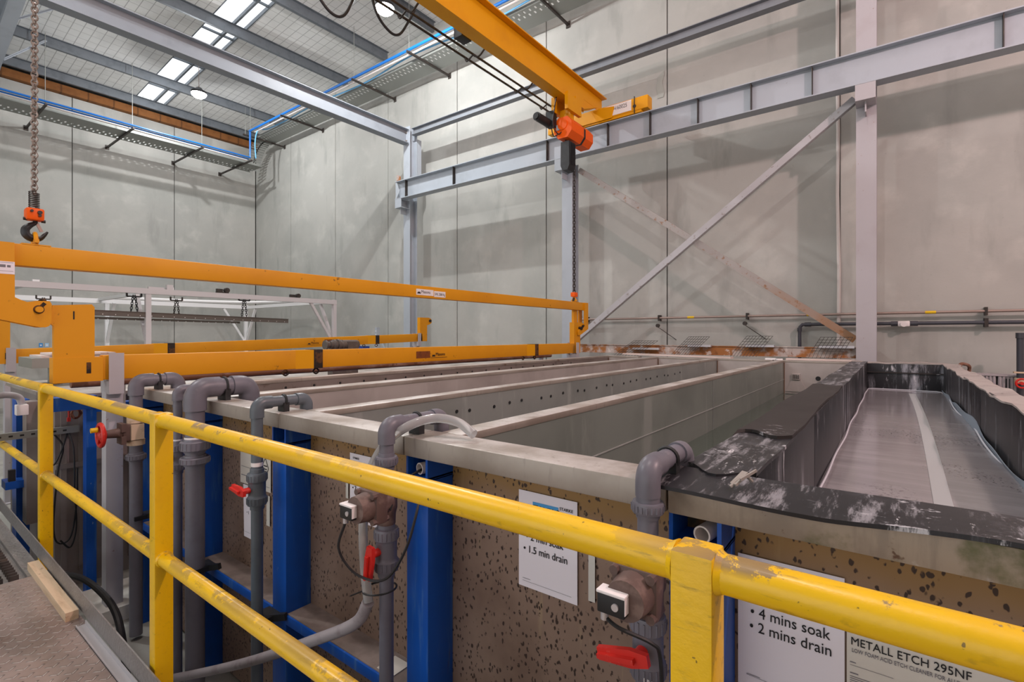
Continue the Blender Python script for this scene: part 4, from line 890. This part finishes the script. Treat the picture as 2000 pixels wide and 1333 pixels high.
for i in range(44):
    x = -3.7 - i * .045
    for j in range(16):
        y = .545 - j * .06
        tb_.prism([(x, y, DZ - .02), (x - .02, y, DZ - .02), (x - .014, y, DZ + .004), (x - .006, y, DZ + .004)], (0, -.04, 0))
tb_.build('teeth', M['dark'], gr, kind='stuff')
MB().bar((-7.5, .638, .80 + .02 * 2.5 + .0), (2.5, .638, .72 + .02 * 0), .005, .085).build('toe_board', M['steeltrim'], None, 'steel toe board along the walkway edge', 'toe board')
MB().prism([(-3.75, .585, DZ), (-3.75, .63, DZ), (-2.93, .626, DZ), (-2.93, .58, DZ)], (0, 0, .04)).build('timber_offcut', M['wood'], None, 'short pale timber offcut lying on the chequer plate', 'timber')
an = MB(); an.box(-2.84, -1.95, .596, .632, DZ, DZ + .004).box(-2.84, -1.95, .628, .632, DZ, DZ + .02).box(-2.84, -1.95, .596, .599, DZ, DZ + .012)
an.build('angle_strip', M['alu'], None, 'pale aluminium angle strip on the deck by the toe board', 'metal strip')
wb = thing('walkway_bearer', 'steel bearer frame under the walkway deck', 'beam', (-2.5, .25, 0))
for y in (.25, -2.25):
    MB().box(-8, 3, y - .05, y + .05, .5, .69).build('beam', M['steeltrim'], wb)
    for x in (-7.5, -2.5, 2.5): MB().box(x - .05, x + .05, y - .045, y + .045, 0, .5).build('leg', M['steeltrim'], wb)
MB().tube(cr([(-5.0, .9, .05), (-4.7, .88, .3), (-4.29, .85, .442), (-3.85, .85, .537), (-3.5, .85, .563), (-3.28, .85, .538), (-3.17, .85, .441), (-3.1, .86, .2), (-3.08, .88, .03)], 8), .017, 10).build('black_hose', M['black'], None, 'black hose arching behind the toe board', 'hose')
MB().box(-4.78, -4.3, 1.02, 1.4, 0, .1).box(-4.78, -4.66, 1.4, 8, 0, .1).build('trim_1', mat('pale_kerb', '#c9c7c0', .8), kind='structure')
# ------------------------------------------------------------------ left background
ct = thing('clad_tank', 'grey ribbed-clad tank behind the first bar stand', 'tank', (-6, 4.5, 0))
q = MB(); q.box(-7.0, -5.21, .97, 8.0, 0, 1.50)
q.build('body', M['corr'], ct)
rb = MB(); y = 1.0
while y < 8: rb.box(-5.21, -5.185, y, y + .035, .12, 1.49); y += .11
rb.box(-5.2, -5.17, .97, 8, .95, .99)
rb.build('ribs', M['corr'], ct)
MB().box(-7.03, -5.16, .94, 8.03, 1.50, 1.53).build('rim', M['rim'], ct)
MB().cyl((-4.9, 1.0, 1.635), (-4.9, 7.6, 1.635), .032, n=14).build('brown_header_pipe', M['bpipe'], None, 'brown stained pipe running below the orange bar', 'pipe')
sf = thing('blue_side_frame', 'blue steel frame left of the first bar stand', 'frame', (-5, 1.1, 0))
for a in ((-5.05, -4.96, 1.105, 1.168, 0, 1.43), (-5.05, -4.96, 7.5, 7.56, 0, 1.43)): MB().box(*a).build('post', M['blue'], sf)
MB().box(-5.06, -4.95, .9, 1.168, 1.43, 1.53).build('beam', M['blue'], sf)
for y in (1.3, 7.3): MB().box(-4.93, -4.87, y - .03, y + .03, 1.43, 1.604).box(-5.06, -4.87, y - .03, y + .03, 1.4, 1.44).build('pipe_prop', M['steelp'], sf)
MB().box(-5.06, -4.95, 1.168, 7.5, 1.4, 1.46).build('beam', M['blue'], sf)
un = MB(); un.box(-5.13, -5.125, .3, 1.1, 1.235, 1.285).box(-5.165, -5.13, .3, 1.1, 1.28, 1.285).box(-5.165, -5.13, .3, 1.1, 1.235, 1.24)
un = un.build('slotted_channel', M['gal'], None, 'slotted galvanised channel crossing behind the yellow post', 'channel')
sl = MB()
for i in range(12): sl.box(-5.1255, -5.1235, .34 + i * .06, .362 + i * .06, 1.254, 1.267)
sl.build('slots', M['black'], un)
for lbx, pts in (('left black cable hanging below the slotted channel', [(-5.14, .95, 1.24), (-5.12, 1.0, 1.13), (-5.12, .97, .95), (-5.12, .945, .6), (-5.12, .955, .43), (-5.11, 1.0, .39), (-5.11, 1.05, .45), (-5.11, 1.08, .7), (-5.12, 1.085, .95)]),
                 ('right black cable hanging below the slotted channel', [(-5.14, 1.03, 1.24), (-5.1, .99, 1.12), (-5.1, .95, 1.02), (-5.1, .92, 1.0)]),
                 ('thin cable dropping straight below the slotted channel', [(-5.14, 1.04, 1.24), (-5.1, 1.06, 1.1), (-5.1, 1.065, .8), (-5.1, 1.075, .5), (-5.1, 1.04, .35), (-5.1, .98, .42)])):
    MB().tube(cr(pts, 8), .006, 6).build('hanging_cable', M['black'], None, lbx, 'cable', 'cables below the channel')
cp = []
for i in range(90):
    a = i * 2 * PI / 14; cp.append((-5.09 + .012 * math.sin(i * .9), 1.07 + (.028 + .008 * math.sin(i * .5)) * math.cos(a), 1.385 + (.034 + .006 * math.cos(i * .7)) * math.sin(a)))
MB().tube(cp, .0045, 5).build('copper_coil', mat('copper_tube', '#8e5a45', .4, .5), None, 'tangled copper coil under the blue beam', 'coil')
MB().box(-5.11, -5.09, 1.02, 1.04, 1.33, 1.36).cyl((-5.1, 1.03, 1.36), (-5.1, 1.03, 1.41), .006, n=8).build('red_switch', M['red'], None, 'small red fitting beside the copper coil', 'fitting')
dk = thing('control_duct', 'brown-grey duct post with white bent pipe on top', 'duct', (-5.5, .87, 0))
MB().box(-5.6, -5.45, .845, .925, .5, 1.47).build('duct', M['corr'], dk)
MB().tube(cr([(-5.35, .5, 1.52), (-5.35, .62, 1.535), (-5.37, .72, 1.545), (-5.39, .79, 1.52), (-5.4, .81, 1.47)], 6), .024, 12).build('bent_pipe', M['steelp'], dk)
MB().box(-5.44, -5.36, .775, .845, 1.38, 1.46, .006).build('coupling', M['white'], dk)
bp = thing('blue_post', 'dark blue post with a small shelf at far left', 'post', (-5.75, .86, 0))
MB().box(-5.85, -5.68, .82, .9, 0, 1.47).build('post', M['blue'], bp)
MB().box(-5.72, -5.55, .74, .93, .78, .84).build('shelf', M['blue'], bp)
MB().box(-5.6, -5.56, .76, .8, .84, .93).build('black_box', M['black'], bp)
tt = thing('timber_bench', 'small grey bench with white planks behind the handrail', 'bench', (-6.35, 1.2, 1.0))
MB().box(-6.75, -6.15, .99, 1.5, 1.70, 1.79).build('bench_top', M['gal'], tt)
for a in ((-6.22, -6.15, 1.2, 1.27), (-6.75, -6.68, 1.2, 1.27), (-6.22, -6.15, 1.43, 1.5), (-6.75, -6.68, 1.43, 1.5)): MB().box(*a, 1.53, 1.70).build('leg', M['gal'], tt)
for k, lbx in ((0, 'lower whitewashed plank on the small bench'), (1, 'upper whitewashed plank on the small bench')):
    MB().box(-6.7 + k * .1, -6.2 + k * .02, 1.06 + k * .06, 1.6, 1.79 + k * .022, 1.81 + k * .022).build('loose_plank', M['plank'], None, lbx, 'plank', 'planks on the bench')
# gear motor behind the front bar
gm = thing('gearmotor', 'dusty dark gearmotor showing above the front orange bar', 'motor', (-5.25, 3.55, 1.7))
MB().lathe((-5.25, 3.33, 1.885), (0, 1, 0), [(0, 0), (.055, .0), (.055, .02), (.035, .025), (.035, .06), (.05, .065), (.05, .1), (.064, .11), (.064, .13), (.05, .135), (.05, .15), (.068, .155), (.068, .18), (.052, .185), (.052, .21), (.062, .22)], 20).build('gearbox', M['motor'], gm)
MB().lathe((-5.25, 3.55, 1.885), (0, 1, 0), [(.062, 0), (.058, .005), (.058, .2), (.052, .225), (0, .23)], 20).box(-5.2, -5.185, 3.6, 3.75, 1.84, 1.92).build('motor', M['motor'], gm)
MB().box(-5.3, -5.2, 3.4, 3.75, 1.53, 1.84).build('pedestal', M['motor'], gm)
# white paint-line frame far left
ho = thing('conveyor_frame', 'white overhead conveyor frame near the left wall', 'frame', (-15.5, 5, 0))
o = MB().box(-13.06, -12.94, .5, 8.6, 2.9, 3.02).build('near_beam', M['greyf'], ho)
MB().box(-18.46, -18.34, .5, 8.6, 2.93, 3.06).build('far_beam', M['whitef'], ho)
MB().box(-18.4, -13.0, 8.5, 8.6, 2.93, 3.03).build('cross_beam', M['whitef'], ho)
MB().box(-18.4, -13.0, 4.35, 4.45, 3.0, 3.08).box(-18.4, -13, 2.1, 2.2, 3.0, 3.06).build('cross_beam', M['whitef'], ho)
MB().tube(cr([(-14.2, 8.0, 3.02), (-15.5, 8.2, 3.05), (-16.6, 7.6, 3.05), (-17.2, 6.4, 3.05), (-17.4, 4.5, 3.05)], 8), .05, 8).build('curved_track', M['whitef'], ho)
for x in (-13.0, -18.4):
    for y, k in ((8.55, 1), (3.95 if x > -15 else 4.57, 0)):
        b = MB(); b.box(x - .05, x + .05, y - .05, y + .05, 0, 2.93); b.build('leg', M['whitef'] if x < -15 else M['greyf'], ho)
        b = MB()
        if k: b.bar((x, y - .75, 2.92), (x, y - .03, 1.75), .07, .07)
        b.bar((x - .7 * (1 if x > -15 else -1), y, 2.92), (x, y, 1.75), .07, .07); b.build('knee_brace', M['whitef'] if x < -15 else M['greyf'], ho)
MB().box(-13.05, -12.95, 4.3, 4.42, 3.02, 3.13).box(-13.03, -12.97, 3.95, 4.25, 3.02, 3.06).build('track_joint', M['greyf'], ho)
def hang(x, y, z0, z1, lbx, m):
    t = thing('load_hanger', lbx, 'hanger', (x, y, z1), 'chain hangers on the white frame')
    b = MB(); b.bar((x, y - .13, z0), (x, y + .13, z0), .03, .03).bar((x, y - .13, z0), (x, y - .13, z0 + .09), .03, .03).bar((x, y + .13, z0), (x, y + .13, z0 + .09), .03, .03); b.build('yoke', m, t)
    chain(MB(), (x, y - .02, z0), (x, y - .06, z1), .05, .008, .02).build('chain', m, t)
    chain(MB(), (x, y + .02, z0), (x, y + .06, z1), .05, .008, .02).build('chain', m, t)
hang(-13.0, 3.7, 2.83, 2.49, 'black hanger on the near white beam, left of two', M['black'])
hang(-14.5, 5.02, 2.88, 2.5, 'grey hanger on the white frame above the extrusion middle', M['dark'])
hang(-13.0, 6.0, 2.87, 2.45, 'thin hanger at the right end of the dark extrusion', M['black'])
hang(-16.5, 2.86, 2.88, 2.5, 'pale hanger at the far left of the white frame', M['dark'])
for x, y0, y1, z0, z1, lbx in ((-13.0, 2.4, 7.14, 2.47, 2.375, 'longer dark metal extrusion hanging from the white frame'), (-13.25, 2.4, 6.0, 2.37, 2.32, 'shorter dark metal extrusion hanging just below')):
    e = MB(); e.bar((x, y0, z0), (x, y1, z1), .06, .1 if x > -13.1 else .05); e.bar((x + .02, y0, z0 + .055), (x + .02, y1, z1 + .055), .05, .012)
    e = e.build('hanging_extrusion', M['alub'], None, lbx, 'extrusion', 'extrusions on hangers')
    h_ = MB()
    for i in range(22):
        f = (i + .5) / 22; h_.cyl((x + .031, y0 + (y1 - y0) * f, z0 + (z1 - z0) * f - .02), (x + .033, y0 + (y1 - y0) * f, z0 + (z1 - z0) * f - .02), .009, n=6)
    h_.build('hole_row', M['white'], e)
for y, z, lbx in ((5.5, 3.02, 'left small black drive on the near white beam'), (7.35, 3.0, 'right small black drive on the near white beam')):
    MB().box(-13.04, -12.96, y - .15, y - .02, z + .02, z + .1).cyl((-13.05, y + .08, z + .075), (-12.95, y + .08, z + .075), .06, n=14).box(-13.03, -12.97, y - .16, y + .12, z + .0, z + .03).build('track_drive', M['dark'], None, lbx, 'motor', 'drives on the white beam')
for y, lbx, c_ in ((3.31, 'blue square sign low on the left wall', '#2f8fd8'), (3.44, 'pale blue square sign low on the left wall', '#a9cdea')):
    w_ = MB().box(-19.42, -19.412, y - .04, y + .04, 1.66, 1.77).build('wall_sign', mat('sign_face', c_, .5), None, lbx, 'sign')
    MB().box(-19.4115, -19.411, y - .02, y + .02, 1.69, 1.73).build('sign_mark', M['white'], w_)
rk = thing('rack_upright', 'perforated pale rack upright beyond the rear orange bar', 'rack', (-11.6, 9.1, 0))
MB().box(-11.77, -11.68, 9.05, 9.15, 0, 2.22).build('upright', M['steel'], rk)
MB().bar((-11.5, 9.1, 1.75), (-10.9, 9.1, 1.0), .04, .04).build('stay', M['steel'], rk)
for k in range(8): MB().box(-11.74, -11.71, 9.047, 9.05, 1.4 + k * .1, 1.43 + k * .1).build('slot', M['white'], rk)
for x, lbx in ((-12.6, 'left blue bin behind the rear orange bar'), (-12.2, 'right blue bin behind the rear orange bar')):
    MB().box(x - .12, x + .12, 8.9, 9.1, 1.55, 1.68).box(x - .03, x + .03, 8.95, 9.05, 0, 1.55).build('blue_bin', mat('bin_blue', '#23408f', .5), None, lbx, 'bin', 'blue bins')

# ------------------------------------------------------------------ cable trays and pipes high on the walls
def tray(axis, a0, a1, c0, c1, z, lbx):
    t = thing('cable_tray', lbx, 'cable tray', ((c0 + c1) / 2, a0, z) if axis == 'Y' else (a0, (c0 + c1) / 2, z))
    def B(m_, a, b, c, d, e, f): m_.box(c, d, a, b, e, f) if axis == 'Y' else m_.box(a, b, c, d, e, f)
    b = MB(); B(b, a0, a1, c0, c0 + .006, z, z + .07); B(b, a0, a1, c1 - .006, c1, z, z + .07)
    n = int((a1 - a0) / .14); w_ = c1 - c0; sg = 1 if axis == 'X' else 1
    B(b, a0, a1, c0 + w_ * .42, c1 - .006, z, z + .005); B(b, a0, a1, c0 + .006, c0 + w_ * .1, z, z + .005); B(b, a0, a1, c0 + w_ * .22, c0 + w_ * .3, z, z + .005)
    for i in range(n):
        a = a0 + i * .14; B(b, a, a + .1, c0 + w_ * .1, c0 + w_ * .22, z, z + .005); B(b, a + .05, a + .15, c0 + w_ * .3, c0 + w_ * .42, z, z + .005)
    b.build('tray', M['gal'], t); return t
tray('Y', -4, 8.7, -18.45, -17.55, 7.86, 'slotted cable tray along the left wall')
tr_ = tray('X', -17.6, 2.5, 8.42, 9.05, 8.74, 'slotted cable tray along the right wall')
tc_ = MB()
P_ = [V((-18.3 + .9 * (1 - math.cos(a)), 8.75, 7.9 + .86 * math.sin(a))) for a in [PI / 2 * i / 14 for i in range(15)]]
for p, q in zip(P_, P_[1:]): tc_.bar(p + (q - p) * .1, p + (q - p) * .72, .5, .006, up=(0, 1, 0) if 0 else (1, 0, .3))
for y in (8.48, 9.0):
    for p, q in zip(P_, P_[1:]): tc_.bar(p, q, .006, .06, up=(1, 0, .3))
tc_.build('curved_riser', M['gal'], tr_)
def bracket(p0, p1, lbx, zc_):
    t = thing('tray_bracket', lbx, 'bracket', p0, 'tray brackets'); p0, p1 = V(p0), V(p1)
    MB().bar(p0, p1, .045, .045).bar(p1, p1 + (p1 - p0).normalized() * .01, .1, .14).build('arm', M['dark'], t)
    MB().cyl(p0 + (p1 - p0) * .05, V((*(p0 + (p1 - p0) * .05).xy, zc_ - .02)), .008, n=6).build('hanger_rod', M['gal'], t)
    return t
for i, (y, nm) in enumerate(((3.0, 'nearest'), (4.83, 'second'), (6.62, 'third'), (8.1, 'fourth'))):
    bracket((-17.0, y, 7.82), (-19.4, y, 7.82), nm + ' tray bracket along the left wall', zc(-17.0))
for i, (x, nm) in enumerate(((-17.3, 'bracket in the room corner'), (-14.9, 'second bracket from the corner'), (-11.3, 'third bracket from the corner'), (-9.15, 'fourth bracket from the corner'), (-5.6, 'bracket right of the crane girder'))):
    bracket((x, 7.95, 8.71), (x, 9.38, 8.71), 'tray ' + nm + ' on the right wall', zc(x))
for nm, m, pts, r, lbx in (('blue_pipe', M['bluep'], [(-17.03, -4, 7.9), (-17.03, 8.05, 7.9), (-17.03, 8.05, 8.78)], .033, 'bright blue pipe along the left wall turning up at the corner'),
                           ('blue_pipe', M['bluep'], [(-17.03, 8.03, 8.78), (2.5, 8.03, 8.78)], .033, 'bright blue pipe along the right wall tray'),
                           ('blue_cable', M['bluep'], [(-17.13, -4, 7.87), (-17.13, 8.05, 7.87)], .02, 'second blue line beside the left wall pipe'),
                           ('white_pipe', M['wpipe'], [(-17.25, -4, 7.87), (-17.25, 8.05, 7.87)], .03, 'white pipe along the left wall tray'),
                           ('white_pipe', M['wpipe'], [(-16.9, 8.15, 8.765), (2.5, 8.15, 8.765)], .03, 'white pipe along the right wall tray')):
    MB().tube(pts, r, 10).build(nm, m, None, lbx, 'pipe')
P_ = [(-16.95, 8.2, 7.9), (-16.9, 8.15, 8.4), (-16.7, 8.15, 8.76)]
for i in range(26):
    x = -16.4 + i * .72; P_.append((x, 8.3 + .05 * math.sin(i * 1.1), 8.745 + .03 + .02 * math.sin(i * .8)))
MB().tube(cr(P_, 4), .02, 8).build('blue_cable', M['lblue'], None, 'pale blue cable winding along the right wall tray', 'cable')

# ------------------------------------------------------------------ services low on the right wall
MB().cyl((-5.4, 9.3, 2.325), (7, 9.3, 2.325), .02, n=12).build('steel_pipe', M['steelpipe'], None, 'thin steel pipe running along the right wall', 'pipe')
for x, lbx in ((-1.05, 'yellow pipe marker left of the right column'), (.42, 'yellow pipe marker right of the right column'), (-2.95, 'yellow pipe marker near the middle of the wall')):
    MB().cyl((x - .06, 9.3, 2.325), (x + .06, 9.3, 2.325), .0215, n=12).build('pipe_marker', M['yel'], None, lbx, 'marker', 'yellow pipe markers')
for x, lbx in ((-5.1, 'left'), (-3.55, 'second'), (-2.0, 'third'), (1.0, 'right')):
    MB().box(x - .015, x + .015, 9.275, 9.4, 2.27, 2.38).build('pipe_clamp', M['dark'], None, lbx + ' clamp on the thin steel wall pipe', 'clamp', 'wall pipe clamps')
dp = thing('dark_water_pipe', 'dark plastic pipe with white meter on the right wall', 'pipe', (0, 9.3, 1.5))
MB().tube(cr([(-1.21, 9.3, 1.0), (-1.21, 9.3, 2.05)], 2) + [(-1.205, 9.3, 2.13), (-1.17, 9.3, 2.17), (-1.1, 9.3, 2.172)] + [(7, 9.3, 2.168)], .026, 14).build('pipe', M['pvcd'], dp)
MB().cyl((-1.21, 9.3, 2.06), (-1.21, 9.3, 2.12), .034, n=14).cyl((-1.14, 9.3, 2.171), (-1.05, 9.3, 2.171), .034, n=14).build('elbow', M['pvcd'], dp)
MB().box(.05, .19, 9.25, 9.34, 2.125, 2.205, .015).cyl((.12, 9.25, 2.16), (.12, 9.22, 2.16), .04, n=16).build('meter', M['white'], dp)
MB().cyl((-.03, 9.3, 2.168), (.05, 9.3, 2.168), .036, n=14).cyl((.19, 9.3, 2.168), (.28, 9.3, 2.168), .036, n=14).build('meter_union', M['pvcd'], dp)
MB().box(.98, 1.02, 9.27, 9.39, 2.11, 2.23).build('clamp', M['dark'], dp)
MB().tube([(-.7, 9.365, zc(-.7) - .1), (-.7, 9.365, 6), (-.69, 9.365, 5.2), (-.7, 9.365, 4.2), (-.68, 9.365, 3), (-.69, 9.365, 1.2)], .025, 12).build('white_conduit', M['wpipe'], None, 'white conduit running down the right wall by the column', 'conduit')
for x, z, lbx in ((-3.55, 2.15, 'left dark knob on a stem below the wall pipe'), (-2.02, 2.17, 'right dark knob on a stem below the wall pipe')):
    k = MB(); k.cyl((x, 9.26, z + .03), (x, 9.22, z + .03), .035, n=14).cyl((x, 9.3, z + .03), (x, 9.26, z + .03), .015, n=10).cyl((x, 9.26, z), (x + .3, 9.4, z - .24), .006, n=6).build('stem_bracket', M['dark'], None, lbx, 'bracket', 'stem brackets on the wall')
# wire trays hung behind the tanks
def wire(lbx, x0, x1, tilt, z0, drop):
    b = MB()
    nx = 8; c0 = V((x0, 8.6, z0)); ex = V((x1 - x0, 0, 0)); ez = V((-tilt, -.12, -drop))
    for i in range(nx + 1): b.cyl(c0 + ex * i / nx, c0 + ex * i / nx + ez, .0032, n=5)
    for j in range(6): b.cyl(c0 + ez * j / 5, c0 + ex + ez * j / 5, .0032, n=5)
    for i in range(nx + 1): b.cyl(c0 + ex * i / nx + ez, c0 + ex * i / nx + ez + V((-tilt * .3, -.1, -.1)), .0028, n=5)
    b.build('wire_tray', M['dark'], None, lbx, 'wire tray', 'wire trays behind the tanks')
    MB().box(x0 - .02, x1 + .02, 8.58, 8.66, z0 - drop * .62 - .035, z0 - drop * .62).build('tray_bar', M['alu'], None, 'grey bar under the ' + lbx, 'bar', 'grey bars behind the tanks')
wire('first wire tray, nearest the hoist column', -3.75, -3.3, .25, 1.9, .2)
wire('second wire tray along the rusty beam', -2.76, -2.42, .18, 1.975, .22)
wire('third wire tray along the rusty beam', -1.85, -1.48, .15, 1.985, .22)
wire('fourth wire tray beside the right column', -.85, -.46, .1, 1.97, .2)
for p0, p1, w_, lbx in (((-3.85, 8.42, 1.665), (-2.0, 8.3, 1.648), .16, 'long whitewashed plank across the back rims of the tanks'), ((-1.25, 8.32, 1.65), (-.42, 8.3, 1.65), .12, 'short whitewashed plank behind the green tank')):
    MB().bar(p0, p1, w_, .025).build('loose_plank', M['plank'], None, lbx, 'plank')
MB().box(-1.52, -1.38, 8.22, 8.3, RZ, RZ + .025, .005).bar((-1.36, 8.2, RZ + .012), (-1.3, 8.26, RZ + .012), .03, .02).build('scrap_fitting', M['whitef'], None, 'small white fitting on the back rim between two tanks', 'fitting')
# right edge
for x0, x1, lbx in ((.85, 1.06, 'left ribbed grey crate behind the rubber-lined tank'), (1.08, 1.3, 'right ribbed grey crate behind the rubber-lined tank')):
    c = thing('ribbed_crate', lbx, 'crate', ((x0 + x1) / 2, 9.1, 1.0), 'ribbed grey crates')
    b = MB().box(x0, x1, 9.0, 9.25, 1.0, 1.47); b.build('body', M['crate'], c)
    r_ = MB()
    for i in range(6): r_.box(x0 + .01 + i * (x1 - x0) / 6, x0 + .025 + i * (x1 - x0) / 6, 8.985, 9.0, 1.0, 1.465)
    r_.build('ribs', M['crate'], c)
    MB().box(x0 + .07, x0 + .11, 8.99, 8.999, 1.2, 1.44).build('slot_panel', M['black'], c)
    MB().box(x0 - .01, x1 + .01, 8.98, 9.26, 1.47, 1.49).build('lid', M['crate'], c)
MB().box(.8, 1.35, 8.95, 9.3, 0, 1.0).build('crate_stand', M['crate'], None, 'low plinth under the ribbed crates', 'plinth')
rp = thing('valve_pipe', 'dark vertical pipe with red handwheel at the right edge', 'pipe', (1.27, 8.9, 0))
MB().cyl((1.27, 8.9, .02), (1.27, 8.9, 2.0), .035, n=16).cyl((1.27, 8.9, 1.96), (1.27, 8.9, 2.03), .043, n=16).build('pipe', M['pvcd'], rp)
MB().box(1.21, 1.33, 8.86, 8.94, 1.52, 1.54).cyl((1.27, 8.9, 1.4), (1.27, 8.9, 1.46), .055, n=16).build('flange', M['cream'], rp)
MB().tube([(1.27 + .055 * math.cos(a), 8.78, 1.4 + .055 * math.sin(a)) for a in [2 * PI * k / 20 for k in range(20)]], .012, 8, True).cyl((1.27, 8.87, 1.4), (1.27, 8.77, 1.4), .02, n=10).bar((1.215, 8.78, 1.4), (1.325, 8.78, 1.4), .015, .015).build('handwheel', M['red'], rp)
MB().tube(cr([(.66, 8.5, 1.56), (.68, 8.55, 1.625), (.72, 8.6, 1.63), (.77, 8.65, 1.6), (.775, 8.7, 1.5), (.765, 8.72, 1.0), (.765, 8.72, .02)], 6), .02, 10).build('rust_hose', M['bpipe'], None, 'short rusty hose end behind the rubber-lined tank', 'hose')

# ------------------------------------------------------------------ light
w = bpy.data.worlds.new('world'); SC.world = w; w.use_nodes = True
bg = w.node_tree.nodes['Background']; bg.inputs[0].default_value = (.96, .98, 1.0, 1); bg.inputs[1].default_value = 1.5
def plight(loc, power, rad, col=(1, 1, 1)):
    l = bpy.data.lights.new('lamp_or_fill_light', 'POINT'); l.energy = power; l.shadow_soft_size = rad; l.color = col
    o = bpy.data.objects.new('lamp_or_fill_light', l); COL.objects.link(o); o.location = loc
plight((-15.4, 5.88, 8.6), 560, .06)
plight((-8.2, 6.55, 8.5), 700, .05)
plight((5.2, 3.2, 7.5), 1000, .12, (1, .68, .66))
plight((-1.0, .5, 8.9), 300, .12, (1, .9, .88))  # unseen fill light added above the tanks, no fitting modelled
plight((-8.5, -1, 8.8), 520, .12)  # second added fill, out of view on the left, no fitting
SC.view_settings.view_transform = 'Standard'; SC.view_settings.look = 'None'; SC.view_settings.gamma = 1; SC.view_settings.exposure = .28
SC.cycles.max_bounces = 8; SC.cycles.diffuse_bounces = 4; SC.cycles.sample_clamp_indirect = 6
SC.cycles.use_denoising = True
